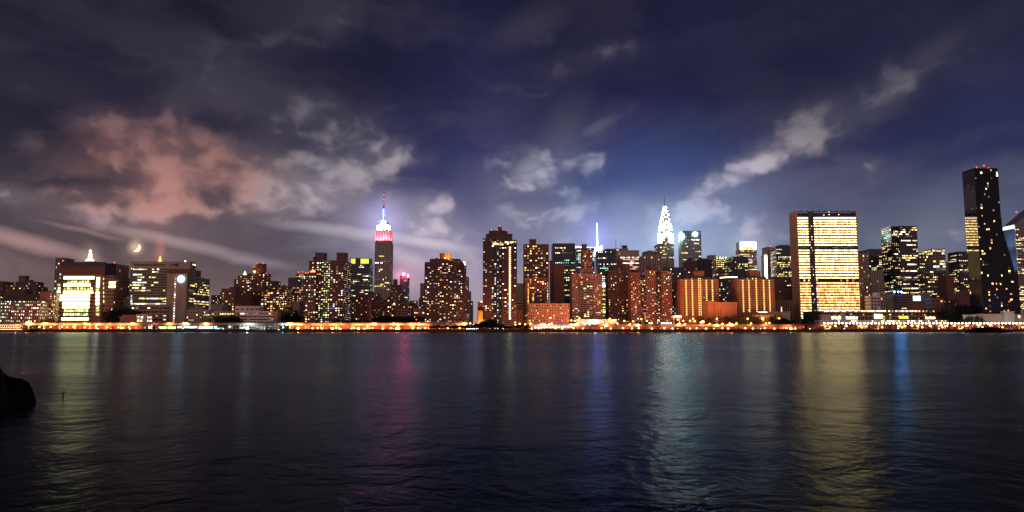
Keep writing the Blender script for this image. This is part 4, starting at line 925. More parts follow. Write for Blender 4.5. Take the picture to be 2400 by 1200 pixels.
# ------- conference hall in front
Y = 940
B = Bld('conference_hall', 'long low conference hall with glowing glass storeys by the river', Y, 2060)
B.vol(1925, 2190, 729, d=60, wall='brown', fl=5.5, bay=5, sp=.4, pr=.2, p=.0, part='wall', side=False)
B.vol(1925, 1948, 738, dy=-7, d=7.5, wall='tan', blank=True, part='stair_block'); B.vol(1972, 1981, 733, dy=-4, d=4.5, wall='tan', blank=True, part='pier')
r = random.Random(3)
for i in range(62):
    x = 1930 + i * 4.2
    if r.random() < .85: B.lit(x, x + r.uniform(1.6, 3.4), 727.2 + r.random(), 730.5, r.choice(['ww', 'o', 'crownm', 'string', 'ww']), off=1.2)
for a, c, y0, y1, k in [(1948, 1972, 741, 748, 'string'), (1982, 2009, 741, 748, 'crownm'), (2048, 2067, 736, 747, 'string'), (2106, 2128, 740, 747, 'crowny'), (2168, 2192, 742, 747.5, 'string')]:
    n = int((c - a) / 3)
    for i in range(n): B.lit(a + (c - a) * i / n, a + (c - a) * (i + .86) / n, y0 + r.uniform(0, 2), y1, k if r.random() < .8 else 'y', off=1)
for i in range(26):
    x = r.uniform(1950, 2190); y = r.uniform(735, 747); B.lit(x, x + 2, y, y + 2, r.choice(['y', 'ww', 'dim', 'o', 'yg']), off=.9)
B.vol(1920, 2225, 750, dy=-14, d=14.5, wall='lconc', blank=True, trim=False, part='terrace')
for i in range(60):
    x = 1960 + i * 4.4
    if r.random() < .45: B.lit(x, x + r.uniform(2, 4), 751.3, 753.6, r.choice(['yg', 'w', 'crownm', 'y']), dy=-14, off=.2)
B.done(cap=100)
B = Bld('assembly_hall', 'brown sloping roofed hall at the right end of the conference hall', 950, 2212)
X0, Za = at(2190, 727, 950); X1, Zc = at(2233, 717.5, 950); b = MB(); b.prism([(X0, GZ - .2), (X1, GZ - .2), (X1, Zc), ((X0 + X1) / 2, (Za + Zc) / 2 - .4), (X0, Za)], 950, 985); b.build('wall', W['brown'], B.root)
b = MB(); b.prism([(X0 - .4, Za), (X1 + .4, Zc), (X1 + .4, Zc + .7), ((X0 + X1) / 2, (Za + Zc) / 2 + .3), (X0 - .4, Za + .7)], 949.5, 985.5); b.build('roof', W['roof'], B.root)
B.done()

# ------- right part
simple('tan_tower', 'plain tan tower with small square windows hugging the great lit slab', 1150, 2011, 2035.5, 594, d=26, wall='tan', p=.2, mix='yel', fl=6.2, bay=3.6, sp=.6, pr=.5, extra=[dict(v=(2013, 2021, 588, 594.4), dy=5, d=10, wall='steel', blank=True, part='roof_hut')])
simple('glass_tower', 'dark grey tower behind the plain tan tower', 1450, 2037, 2083, 584, d=34, wall='navy', p=.22, mix='yel', style='off', fl=4, bay=3)
simple('brown_tower', 'brown mid tower left of the navy glass tower', 1250, 2041, 2070, 634, d=26, wall='conc', p=.04, fl=4, bay=4, mix='yel')
simple('glass_tower', 'dark block with a bright upper window row behind plain tan tower', 1350, 2036, 2058, 601, d=20, wall='steel', p=.3, mix='yel', style='off')
simple('white_building', 'small white stepped building with two chimney stacks', 1020, 2040, 2062, 694, d=16, wall='white', p=.05, fl=4.5, bay=4.5, tanks=0, extra=[dict(v=(2055, 2062, 686, 694.4), dy=2, d=8, wall='white', blank=True, part='chimney_stack'), dict(v=(2062.4, 2075, 686), dy=3, d=12, wall='lconc', p=.1, fl=5, bay=5, part='wing'), dict(v=(2047.5, 2049.5, 687, 694.4), dy=4, d=3, wall='white', blank=True, trim=False, part='chimney_stack')])
simple('glass_tower', 'tall navy glass tower with yellow lit floors', 1300, 2106, 2148, 530, d=44, wall='navy', p=.42, mix='yel', style='off', fl=3.9, bay=3, sp=.3, pr=.15, extra=[dict(v=(2088, 2105.6, 531), dy=4, d=36, wall='black', p=.3, mix='yel', style='off', part='west_wing')])
simple('framed_tower', 'white framed glass tower with large grid panels', 1500, 2185, 2214, 583.5, d=40, wall='lconc', p=.6, mix='yel', style='off', fl=5.5, bay=6, sp=.2, pr=.14)
simple('office_block', 'dark block with long yellow floors below the white framed tower', 1280, 2166, 2217, 640, d=30, wall='steel', p=.75, mix='yel', style='off', fl=4.2, bay=3)
simple('office_block', 'dim navy block between the tall navy glass tower and framed tower', 1380, 2150, 2166, 592, d=26, wall='navy', p=.35, mix='yel', style='off')
simple('brown_tower', 'narrow rust brown block right of the white framed tower', 1150, 2218, 2236, 646, d=22, wall='brown', blank=True)
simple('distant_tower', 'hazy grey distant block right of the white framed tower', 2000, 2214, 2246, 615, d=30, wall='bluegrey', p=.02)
simple('glass_tower', 'dark glass block left of the tallest black tower', 1250, 2246, 2276, 590, d=30, wall='steel', p=.3, mix='yel', style='off')
simple('brown_tower', 'low rust brown block at the foot of the tallest black tower', 1010, 2257, 2280, 682, d=18, wall='brown', blank=True)
simple('studio_building', 'low dark block carrying blue flood lamps on its roof', 1050, 2096, 2139, 692, d=24, wall='bluegrey', p=.03, fl=4, bay=9, sp=.55, pr=.05, extra=[dict(v=(2077, 2095.6, 690), dy=1, d=20, wall='green', blank=True, part='side_block'), dict(v=(2078, 2094, 690.5, 699), dy=.4, d=.7, wall='tan', blank=True, trim=False, part='cream_panel')])
simple('brick_building', 'low brick block with a glowing billboard screen on its roof', 1000, 2140, 2166, 707, d=18, wall='brick', blank=True)
simple('brick_building', 'pinkish three storey block right of the billboard', 1030, 2183, 2211, 700, d=16, wall='pink', p=.12, mix='warm', fl=5.5, bay=5, sp=.5, tanks=2)
simple('brick_building', 'dim grey blocks of flats behind the billboard', 1090, 2158, 2184, 688, d=18, wall='conc', p=.1, mix='yel', tanks=2)
simple('brick_building', 'maroon low flats right of the pinkish block', 1040, 2212, 2258, 703, d=16, wall='brown', p=.14, mix='warm', tanks=2)
b = MB(); X0, Z1 = at(2140.5, 693.5, 996); X1, Z0 = at(2158, 705, 996); b.box(X0, X1, 996, 996.8, Z0, Z1)
o = empty('billboard', ((X0 + X1) / 2, 996, Z0), 'glowing pale teal billboard screen on a brick roof', 'billboard'); b.build('screen', G['screen'], o)
b = MB(); b.box(X0 - .6, X1 + .6, 996.85, 997.6, Z0 - .6, Z1 + .6)
for x in (X0 + 2, X1 - 2): b.box(x - .3, x + .3, 997.0, 1001, Z0 - 2, Z0 - .65)
b.build('frame', W['steel'], o)
for i, px in enumerate((2096.5, 2105, 2112.5)):
    X, Z = at(px, 684, 1052); o = empty('flood_lamp', (X, 1052, at(px, 692, 1052)[1]), ['left', 'middle', 'right'][i] + ' one of three blazing blue flood lamps on the studio roof', 'flood lamp', 'blue flood lamps on the studio roof')
    b = MB(); b.sphere((X, 1052, Z), 1.15, 10, 6); b.build('lamp_head', G['bflood'], o); b = MB(); b.tube((X, 1052.4, o.location.z - .1), (X, 1052.4, Z - 1.0), .25, .2, 6); b.build('stand', W['pole'], o)
    point('lamp_light', o, (X, 1050.5, Z), (.10, .40, 1), 9000, 1)
# tallest black tower
Y = 897
B = Bld('black_tower', 'tallest black glass slab with red roof lamps and scattered gold windows', Y, 2310)
B.vol(2283, 2338, 394, d=24, wall='black', glass='black', fl=3.4, bay=2.5, sp=.10, pr=.06, rel=.12, p=.055, mix='warm', pside=.012, trim=False)
for q in [(2289, 392, 1.1), (2306, 388, 1.3), (2317, 393, .8)]: beacon(B.root, q[0], q[1], Y + 6, q[2])
spike(B.root, 2306, 395, 389, Y + 6, .3, .2)
mg = mat('added west mirror glass', (.006, .010, .020), rough=.045, spec=.5, scale=.25, bump=.10); mg.node_tree.nodes['Principled BSDF'].inputs['IOR'].default_value = 2.6
X0 = at(2283, 394, Y)[0]; zt = at(2283, 394, Y)[1]; b = MB()
for i in range(9): b.box(X0 - .30, X0 - .24, Y + .2 + i * 2.66, Y + .2 + (i + 1) * 2.66 - .16, at(2272, 588, Y)[1], zt - 2)
b.build('added_west_mirror_panel', mg, B.root); B.done(cap=100)  # added mirror panel, upper face only, cut to shape the reflection
# serrated dark wedge block in front
B = Bld('terraced_tower', 'dark tower whose right side slopes outward in serrated balconies', 900, 2365)
b = MB(); z0 = GZ; n = 62; YW = 900; X0 = at(2338, 394, 897)[0] + .7; Zt = at(2340, 512, YW)[1]
for i in range(n):
    z = z0 + (Zt - z0) * i / n; z2 = z0 + (Zt - z0) * (i + 1) / n; py = 745 - (745 - 512) * (i + .5) / n
    pxr = 2345 + (2384 - 2345) * min(1, max(0, (py - 520) / 125.0))
    xr = max(X0 + 2, at(pxr, py, YW)[0]); b.box(X0, xr, YW, YW + 18, z + .02, z2 - .35, 1); b.box(X0 - .2, xr + .5, YW - .6, YW + 18.4, z2 - .38, z2 + .01, 0)
b.build('wall', [W['black'], W['black']], B.root)
r = random.Random(8)
for i in range(n - 6):
    z = z0 + (Zt - z0) * (i + .45) / n; py = 745 - 233 * (i + .5) / n
    pxr = 2343 + 39 * min(1, max(0, (py - 520) / 125.0)); Xr = at(pxr, py, YW)[0]; j = X0 + 2
    while j < Xr - 3:
        if r.random() < .105: B.wins.append(('F', j, z, 2.3, 1.6, r.choice(['y', 'ww', 'ww', 'o', 'y', 'dim', 'r', 'dim']), 0, 0, YW - .1))
        j += 2.7
B.done(cap=100)
# slant roofed tower at right edge
Y = 1690
B = Bld('slant_roof_tower', 'silver tower with a slanted roof at the right edge', Y, 2400)
X0, Zs = at(2378.5, 526, Y); X1 = X0 + 62
B.vol(2378.5, 2445, 535, d=42, wall='conc', fl=4.1, bay=3, sp=.45, pr=.1, p=.5, mix='yel', style='off', side=False, trim=False)
b = MB(); b.prism([(X0, at(2378, 535.3, Y)[1] - .1), (X1 + 4, at(2378, 535.3, Y)[1] - .1), (X1 + 4, Zs + 52), (X0, Zs)], Y + .3, Y + 42); b.build('slanted_roof', W['bluegrey'], B.root)
b = MB(); zt = Zs - 1; zb_ = at(2378, 640, Y)[1]; b.box(X0 - .5, X0 - .1, Y + .2, Y + 42, zb_, zt); b.build('south_wall', W['white'], B.root)  # lit side given white panels, its brightness put into the colour
b = MB()
for i in range(26):
    z = zt - 14 - i * 4.1
    if z > zb_: b.box(X0 - .62, X0 - .35, Y + .4, Y + 41.8, z, z + 1.5)
b.build('window_band', W['glass'], B.root); beacon(B.root, 2382.5, 496.5, Y - 3, 1.3)
for dz in (-30, -85): spot('flood_lamp', B.root, (X0 - 42, Y + 12, zt + dz - 15), (X0, Y + 18, zt + dz + 12), (.85, .93, 1), 500000, 110, 2)  # unseen floodlights added in mid-air to brighten the south wall
B.done(cap=100)
# long beige wall building at right
B = Bld('long_hall', 'long beige windowless riverside hall with a taller box', 892.4, 2340)
B.vol(2288, 2440, 736.5, d=4.2, wall='tan', blank=True); B.vol(2353, 2377, 730.5, dy=-2.6, d=6.6, wall='lconc', blank=True, part='tall_box'); B.vol(2262, 2287, 738.5, dy=-.6, d=4.6, wall='white', blank=True, part='white_end'); B.lit(2386, 2390, 740, 744, 'crownm', off=.4); B.done()
# floodlit towers over the left hospitals, their floodlight painted as glowing tips
B = Bld('bell_tower', 'white floodlit bell tower peeking above the medical tower roof', 2200, 210)
B.vol(203.5, 217.5, 612, d=20, wall='lconc', p=0, fl=5, bay=4); cx_, _ = at(210.7, 610, 2210); z = lambda py: at(210.7, py, 2210)[1]
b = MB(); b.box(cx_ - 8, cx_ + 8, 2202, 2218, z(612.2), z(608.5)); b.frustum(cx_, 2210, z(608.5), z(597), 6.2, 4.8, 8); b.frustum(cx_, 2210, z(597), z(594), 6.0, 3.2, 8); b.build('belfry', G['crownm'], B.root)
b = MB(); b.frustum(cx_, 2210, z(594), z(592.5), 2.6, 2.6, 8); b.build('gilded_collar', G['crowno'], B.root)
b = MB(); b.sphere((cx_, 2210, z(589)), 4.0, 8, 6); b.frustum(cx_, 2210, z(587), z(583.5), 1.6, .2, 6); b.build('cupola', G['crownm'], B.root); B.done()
B = Bld('golden_pyramid_tower', 'tower with a gold lit pyramid tip above the wide hospital slab', 2300, 375)
B.vol(369, 381, 614, d=18, wall='lconc', p=0, fl=5, bay=4); cx_, _ = at(375, 610, 2309); z = lambda py: at(375, py, 2309)[1]
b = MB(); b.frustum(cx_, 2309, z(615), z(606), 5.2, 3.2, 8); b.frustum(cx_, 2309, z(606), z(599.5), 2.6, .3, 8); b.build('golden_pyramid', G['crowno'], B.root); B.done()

# ------------------------------------------------------------------ waterfront
def viaduct(label, px0, px1, Y0, Y1, yt, yb, cols, k='conc'):
    X0, Zt = at(px0, yt, Y0); X1, _ = at(px1, yt, Y0); _, Zb = at(px0, yb, Y0)
    o = empty('highway_viaduct', ((X0 + X1) / 2, (Y0 + Y1) / 2, GZ), label, 'viaduct')
    b = MB(); b.box(X0, X1, Y0, Y1, Zb, Zt); b.build('deck', W[k], o)
    b = MB(); b.box(X0, X1, Y0 - .1, Y0 + .3, Zt + .03, Zt + .9); b.box(X0, X1, Y1 - .3, Y1 + .1, Zt + .03, Zt + .9); b.build('parapet', W[k], o)
    n = cols
    for i in range(n):
        x = X0 + (X1 - X0) * (i + .5) / n; b = MB(); b.box(x - .7, x + .7, Y0 + .5, Y0 + 1.9, GZ - .3, Zb + .05); b.build('column', W[k], o)
        b = MB(); b.box(x - .7, x + .7, Y1 - 1.9, Y1 - .5, GZ - .3, Zb + .05); b.build('column', W[k], o)
    b = MB(); b.box(X0, X1, Y0 + .2, Y1 - .2, Zt + .004, Zt + .02); b.build('road_surface', W['asphalt'], o)
    return o, Zt
v1, DZ = viaduct('elevated highway deck on slim columns along the left shore', -60, 1095, 872, 886, 758.5, 762.3, 32)
v2, DZ2 = viaduct('elevated highway deck with dark fascia along the centre shore', 1240, 1885, 872, 888, 761.5, 765.0, 20, 'steel')
o3, DZ3 = viaduct('riverside esplanade deck above the road on the right shore', 1893, 2460, 870, 892, 761.0, 764.2, 36, 'steel')
o3['category'] = 'esplanade'; o3.name = 'esplanade_deck'
def road(px0, px1, y0, y1, name='road'):
    X0, _ = at(px0, 768, 870); X1, _ = at(px1, 768, 870); b = MB(); b.box(X0, X1, y0, y1, GZ - .2, GZ + .012); return struct(b.build(name, W['asphalt']))
road(-80, 2480, 863.2, 885)
def wallstrip(label, px0, px1, Y, yt, k, th=.8):
    X0, Z1 = at(px0, yt, Y); X1, _ = at(px1, yt, Y); b = MB(); b.box(X0, X1, Y, Y + th, GZ - .2, Z1); x = X0 + 5
    while x < X1 - 3: b.box(x - .25, x + .25, Y - .18, Y + .1, GZ - .2, Z1 - .3); x += 9
    b.box(X0, X1, Y - .25, Y + th + .2, Z1, Z1 + .35)
    o = b.build('retaining_wall', W[k], origin=((X0 + X1) / 2, Y, GZ)); return tag(o, label, 'wall')
wallstrip('orange lit retaining wall under the highway at left', 95, 335, 887.5, 761, 'obrick')
wallstrip('retaining wall below the dark brick towers left of centre', 690, 1090, 888.5, 763, 'brick')
wallstrip('orange lit wall under the central highway deck', 1240, 1880, 889.5, 765.5, 'obrick')
wallstrip('dark red wall behind the road under the esplanade', 1893, 2460, 893.0, 764.0, 'brick')
B = Bld('parking_structure', 'low orange lit parking deck with square openings below the balcony tower', 882, 1036)
X0, Z1 = at(983, 754, 882); X1, _ = at(1090, 754, 882); b = MB(); b.box(X0, X1, 882.6, 888, GZ - .2, Z1); b.build('core', W['brown'], B.root)
b = MB(); zt = Z1; b.box(X0 - .2, X1 + .2, 882, 882.7, zt - 1.0, zt + .3); b.box(X0 - .2, X1 + .2, 882, 882.7, GZ - .2, zt - 3.0)
for i, (f0, f1) in enumerate([(0, .045), (.085, .115), (.155, .235), (.27, .30), (.34, .42), (.46, .49), (.53, .61), (.65, .68), (.72, .84), (.89, .93), (.96, 1)]): b.box(X0 + (X1 - X0) * f0, X0 + (X1 - X0) * f1, 881.97, 882.72, zt - 3.05, zt - .95)
b.build('wall', W['obrick'], B.root); B.done()

# street lamps
def lamp_proto(name, label, cat, group, k, kind, H, rad, rgb, power):
    o = empty(name, (0, 0, -500), label, cat, group)
    b = MB(); b.tube((0, 0, 0 - 500), (0, 0, H - rad * .8 - 500), .16, .09, 6); b.frustum(0, 0, -500, -499.4, .3, .22, 8); b.tube((0, 0, H - rad - .3 - 500), (0, -.5, H - rad * .6 - 500), .08, .06, 6)
    b.build('lamp_post', W['pole'], o)
    b = MB(); b.sphere((0, -.5, H - 500), rad, 8, 6, 0, .8); b.build('lamp_head', G[k], o)
    if power: spot('lamp_light', o, (0, rad + .2, H - 500), (0, 20, H - 503.5), rgb, power, 172, .4, .25)
    return o
OR = (1, .27, .075)
PK = {'lamp': lamp_proto('street_lamp', 'sodium street lamp glowing orange along the waterfront road', 'street lamp', 'sodium street lamps along the waterfront', 'lamp', 0, 8, .95, OR, 9000),
      'lampb': lamp_proto('street_lamp', 'large sodium flood lamp glaring orange beside the waterfront road', 'street lamp', 'large sodium flood lamps on the waterfront', 'lampb', 0, 8, 1.4, (1, .26, .05), 34000),
      'lampr': lamp_proto('signal_lamp', 'small red signal lamp on a post by the shore road', 'signal lamp', 'red signal lamps by the shore road', 'lampr', 0, 6, .5, (1, .05, .04), 900),
      'lampw': lamp_proto('white_lamp', 'white lamp on a short post beside the central shore road', 'lamp', 'white lamps by the central shore road', 'lampw', 0, 6, .5, (1, .9, .8), 1500),
      'prom': lamp_proto('promenade_lamp', 'white globe lamp in the long row on the right esplanade', 'lamp', 'white globe lamps on the esplanade', 'lampw', 0, 3.4, .85, (1, .93, .80), 700),
      'flood': lamp_proto('flood_light', 'blinding white flood light on a short mast by the shore', 'flood light', 'white flood lights on the shore', 'flood', 0, 6, 1.5, (.9, .96, 1), 10000),
      'lampc': lamp_proto('cyan_lamp', 'small cyan lamp on the pier at left of centre', 'lamp', 'cyan pier lamps', 'lampc', 0, 6, .7, (.1, .85, 1), 1500)}
HH = {'lamp': 8, 'lampb': 8, 'lampr': 6, 'lampw': 6, 'prom': 3.4, 'flood': 6, 'lampc': 6}
used = set()
def place_lamp(k, px, py, Y=None, base=None):
    """lamps differ in height: the post ends on the ground or on the deck"""
    if Y is None: Y = 868 if py >= 764.5 else (868.6 if py > 753 else 896)
    if k == 'prom': Y = 871
    X, Z = at(px, py, Y); p = PK[k]; H = HH[k]
    bz = base if base is not None else GZ
    s = max(.25, (Z - bz) / H)
    if k in used:
        o = p.copy(); col.objects.link(o); o.location = (X, Y, bz)
        for ch in p.children: c = ch.copy(); col.objects.link(c); c.parent = o
    else: used.add(k); o = p; o.location = (X, Y, bz)
    for c in o.children:            # post stretched to this lamp's height, head kept at its own size
        if 'post' in c.name: c.scale = (1, 1, s)
        elif 'light' in c.name: c.location.z = Z - bz
        else: c.location.z = Z - bz - H
    return o
_r = random.Random(21)
L1 = [(93,766),(104,757),(120,766),(146,766),(158,767),(173,766),(132,753),(199,758),(199,767),(226,768),(225,765),(252,767),(278,767),(289,768),(303,767),(309,758),(395,758),(431,757),(480,758),(676,759),(682,758),(745,769),(799,771),(875,760),(923,760),(963,763),(982,761),(868,770),(980,769),(997,769),(924,712),(995,706),(1019,749),(1050,769),(1077,769),(1080,751),(1088,759),(1121,758),(1102,758),(1110,760),(1149,755),(1149,761),(1208,761),(1218,759),(1231,760),(1243,758),(1268,760),(1287,760),(1290,745),(1293,758),(1339,751),(1347,752),(1339,760),(1346,761),(1358,746),(1365,755),(1413,754),(1429,747),(1437,751),(1438,751),(1463,752),(1476,760),(1484,753),(1503,748),(1516,752),(1543,751),(1588,749),(1605,760),(1601,752),(1617,752),(1624,747),(1628,753),(1642,756),(1663,759),(1680,747),(1693,759),(1710,758),(1726,758),(1760,758),(1752,747),(1795,758),(1803,757),(1826,746),(1934,765),(1945,766),(1958,764),(1984,764),(2016,764),(2030,765),(2108,764),(2121,764),(2138,763),(2151,764),(2181,764),(2207,763),(2219,764),(2237,763),(2267,763),(2295,762),(2322,762)]
L1 += [(x + _r.uniform(-9, 9), 769 + (x // 24) % 2) for x in list(range(705, 985, 24)) + list(range(1245, 1890, 26))] + [(x, 767) for x in range(2020, 2400, 47)]
LB = [(65,756),(276,712),(699,769),(780,770),(840,770),(930,770),(1275,761),(1421,763),(1352,760),(1495,762),(1591,760),(1647,754),(1681,762),(1715,761),(1787,747),(1853,770),(1035,749)]
for x, y in L1:
    if y == 712: place_lamp('lamp', x, y, 1010)
    elif y == 706: place_lamp('lamp', x, y, 960)
    elif y >= 764.5 and x > 1900: place_lamp('lamp', x, y, 866)
    else: place_lamp('lamp', x, y)
for x, y in LB: place_lamp('lampb', x, y, 984 if y == 712 else None)
for x, y in [(361,758),(816,766),(850,770),(976,749),(1883,766),(2278,764),(2326,763)]: place_lamp('lampr', x, y)
for x in range(1255, 1345, 7): place_lamp('lampw', x, 767.6 - (x - 1255) * .02, 869)
for x, y in [(1522,757),(1527,757),(1551,757.3),(1556,757.3),(1561,757.3),(1566,757.3),(1572,757.3),(1382,760),(1447,758),(351,766),(1370,760),(437,758),(540,766)]: place_lamp('lampw', x, y, 870.6)
for x, y in [(580,769),(1395,756)]: place_lamp('flood', x, y, 866 if x == 580 else 894)
for x, y in [(662,761),(664,767)]: place_lamp('lampc', x, y, 866)
for i in range(56): place_lamp('prom', 1932 + i * 8.5, 757.6, 871, DZ3)
# bulb strings over the restaurant barge at far left and its hull
o = empty('restaurant_barge', (at(32, 770, 853)[0], 853, 0), 'moored restaurant barge strung with golden bulbs at far left', 'barge')
X0, _ = at(-30, 772, 850); X1, _ = at(66, 772, 850)
b = MB(); b.prism([(X0, -.6), (X1 - 3, -.6), (X1 + 4, 2.6), (X0, 2.6)], 846, 857); b.build('hull', W['dbrick'], o)
b = MB(); b.box(X0, X1 - 4, 848, 856, 2.62, 5.2); b.build('lower_cabin', W['obrick'], o)
b = MB(); b.box(X0, X1 - 3, 847.2, 856.5, 5.25, 5.6); b.box(X0, X1 - 6, 847.6, 856, 8.2, 8.6)
for x in range(int(X0), int(X1 - 6), 5): b.box(x - .12, x + .12, 848, 848.3, 5.6, 8.2)
b.build('upper_deck', W['lconc'], o)
for n_, (z, y, st) in enumerate(((3.0, 847.6, 1.6), (5.0, 847.0, 1.9), (8.0, 847.3, 1.7), (6.6, 848.8, 2.6))):
    b = MB(); x = X0
    while x < X1 - 6: b.sphere((x, y, z), .34, 6, 4); x += st
    s_ = b.build('bulb_string', G['string'], o)
point('deck_lamp', o, ((X0 + X1) / 2 + 12, 845.5, 7.5), (1, .42, .14), 2600, .6)
# low glass pavilion under the highway (lit teal white), dark barge, buoy
o = empty('market_pavilion', (at(470, 766, 876)[0], 876, GZ), 'long glass market pavilion glowing teal white under the highway', 'pavilion')
for a, c, y0, y1, k in [(372, 408, 765.5, 770.5, 'crowng'), (416, 457, 764.5, 768.8, 'screen'), (461, 505, 764.3, 770.5, 'screen'), (507, 520, 768.5, 772, 'screen')]:
    X0, Z1 = at(a, y0, 874); X1, Z0 = at(c, y1, 874); b = MB(); b.box(X0, X1, 874, 878, max(Z0, GZ + .05), Z1); b.build('lit_glazing', G[k], o)
    b = MB()
    for i in range(9): x = X0 + (X1 - X0) * i / 8; b.box(x - .12, x + .12, 873.8, 874.2, GZ, Z1 + .1)
    b.box(X0 - .3, X1 + .3, 873.2, 878.5, Z1 + .05, Z1 + .45); b.build('frame', W['steel'], o)
def barge(px0, px1, yw, label, cab, Yb=856, h=2.3):
    X0, _ = at(px0, yw, Yb); X1, _ = at(px1, yw, Yb); o = empty('barge', ((X0 + X1) / 2, Yb, 0), label, 'barge'); L = X1 - X0
    b = MB(); b.prism([(X0 + L * .06, -.5), (X1 - L * .06, -.5), (X1, h), (X0, h)], Yb - 3, Yb + 3); b.build('hull', W['navy'], o)
    b = MB(); b.box(X0 + L * .1, X0 + L * cab, Yb - 2.4, Yb + 2.4, h + .02, h + 2.4); b.box(X0 + L * .09, X0 + L * (cab + .02), Yb - 2.7, Yb + 2.7, h + 2.42, h + 2.7); b.build('cabin', W['bluegrey'], o)
    for i in range(5): pane(o, X0 + L * (.15 + (cab - .2) * i / 4), Yb - 2.46, h + 1.3, L * .03, .12, .8, 'c' if i % 2 else 'w')
    b = MB(); b.tube((X0 + L * .8, Yb, h), (X0 + L * .8, Yb, h + 4), .15, .08, 6); b.build('mast', W['pole'], o); return o
barge(596, 627, 778, 'dark blue moored barge with a long low cabin left of centre', .86)
barge(651, 662, 779, 'small dark workboat near the cyan pier lamps', .5, 846, 1.6)
# flat walled court with white flood light behind steel fence
o = empty('steel_fence', (at(1400, 760, 896)[0], 896, GZ), 'pale steel frame fence around the blinding white flood light', 'fence')
X0, Z1 = at(1376, 751.5, 896); X1, _ = at(1416, 751.5, 896); b = MB()
for i in range(5): x = X0 + (X1 - X0) * i / 4; b.box(x - .2, x + .2, 896, 896.4, GZ, Z1)
b.build('post', W['white'], o); b = MB(); b.box(X0, X1, 895.95, 896.45, Z1, Z1 + .35); b.box(X0, X1, 896.05, 896.35, GZ + 4, GZ + 4.2); b.build('rail', W['white'], o)
wallstrip('pale court wall behind the white flood light', 1352, 1445, 905, 749, 'lconc')
# gas station canopy
o = empty('canopy', (at(1589, 752, 905)[0], 905, GZ), 'flat lit canopy glowing orange left of the first orange tower', 'canopy')
X0, Z1 = at(1576, 739.5, 905); X1, Z0 = at(1597, 744.5, 905); b = MB(); b.box(X0, X1, 904, 914, Z0, Z1); b.build('roof', W['white'], o)
b = MB(); b.box(X0 + 3, X1 - .3, 903.7, 904.05, Z0 + .2, Z1 - .2); b.build('fascia_light', G['string'], o)
for x in (X0 + 2, X1 - 2): b = MB(); b.box(x - .25, x + .25, 906, 906.5, GZ, Z0); b.build('column', W['white'], o)

# ------------------------------------------------------------------ trees
def tree_mesh(seed, H, wd, n, k):
    r = random.Random(seed); tr = MB(); tr.tube((0, 0, 0), (0, 0, H * .45), .28, .18, 7)
    cl = []
    for i in range(9):
        a = i * 2.4; q = r.uniform(.3, .95); p = (wd * .5 * q * math.cos(a), wd * .5 * q * math.sin(a), H * r.uniform(.42, .86)); cl.append((p, wd * r.uniform(.17, .30)))
        tr.tube((0, 0, H * r.uniform(.25, .45)), p, .12, .04, 5)
    cl.append(((0, 0, H * .88), wd * .2)); cr = MB()
    for i in range(n):
        (x, y, z), q = r.choice(cl); d = Vector((r.gauss(0, 1), r.gauss(0, 1), r.gauss(0, .8))); d.normalize(); d *= q * r.uniform(.45, 1.1)
        c = Vector((x, y, z)) + d; s = r.uniform(.22, .55); u = Vector((r.gauss(0, 1), r.gauss(0, 1), r.gauss(0, 1))).normalized(); v = u.orthogonal().normalized()
        i0 = len(cr.v); cr.v += [tuple(c + u * s), tuple(c + v * s * .6), tuple(c - u * s), tuple(c - v * s * .6)]; cr.f.append((i0, i0 + 1, i0 + 2, i0 + 3)); cr.m.append(0)
    return tr, cr
TP = []
for i, (H, wd, n, k) in enumerate([(9, 8, 1500, 'leaf'), (11, 8, 1700, 'leaf'), (8, 9, 1600, 'leafd'), (13, 12, 2400, 'leafd')]):
    tr, cr = tree_mesh(40 + i, H, wd, n, k); a = tr.build('trunk', W['bark']); c = cr.build('crown', W[k]); TP.append((H, a.data, c.data)); bpy.data.objects.remove(a); bpy.data.objects.remove(c)
TG = {'dl': ('dark tree in the clump left of the white terraced block', 'dark trees left of the white terraces'), 'ct': ('dark shore tree in front of the orange parking deck', 'shore trees by the parking deck'), 'mass': ('dark tree of the dense clump left of the tallest dark tower', 'dense trees left of the tallest dark tower'),
      'mid': ('bushy dark tree of the long park strip behind the left highway', 'park trees behind the highway'), 'or': ('tree lit orange by sodium lamps below the orange towers', 'lamp lit trees below the orange towers'), 'rt': ('tall dark tree left of the tallest black tower base', 'dark trees by the black tower'),
      'lf': ('tree lit orange beside the blank orange slab at left', 'lamp lit trees at far left'), 'hs': ('dark tree between the two hospitals behind the orange annex', 'dark trees between the hospitals'), 'en': ('dark tree left of the great slab entrance', 'dark trees by the great slab'), 'br': ('small dark tree on the shore below the tallest dark tower', 'shore trees below the tallest dark tower'), 'esp': ('feathery tree on the esplanade before the beige hall', 'feathery trees on the esplanade')}
def tree(kind, px, ytop, Y, rz, v):
    H, tm, cm = TP[v]; X, Z = at(px, ytop, Y); s = (Z - GZ) / H / .98
    lab, grp = TG[kind]; o = empty('tree', (X, Y, GZ), lab, 'tree', grp); o.rotation_euler = (0, 0, rz); k = 1 if s > .6 else .6 / s; o.scale = (s * min(k, 1.8), s * min(k, 1.8), s)
    for nme, me in (('trunk', tm), ('crown', cm)): c = bpy.data.objects.new(nme, me); col.objects.link(c); c.parent = o
r = random.Random(77)
def clump(kind, x0, x1, y0, y1, Y, n, vs):
    for i in range(n): tree(kind, x0 + (x1 - x0) * (i + r.uniform(.2, .8)) / n, r.uniform(y0, y1), Y + r.uniform(-4, 4), r.uniform(0, 6.3), r.choice(vs))
clump('hs', 270, 300, 722, 734, 930, 5, (2, 3)); clump('dl', 517, 563, 741, 748, 890.5, 7, (2, 3)); clump('lf', 78, 132, 751, 757, 892, 7, (0, 1)); clump('mid', 880, 1000, 741, 747, 915, 16, (2, 3)); clump('mid', 790, 880, 748, 754, 900, 8, (0, 2))
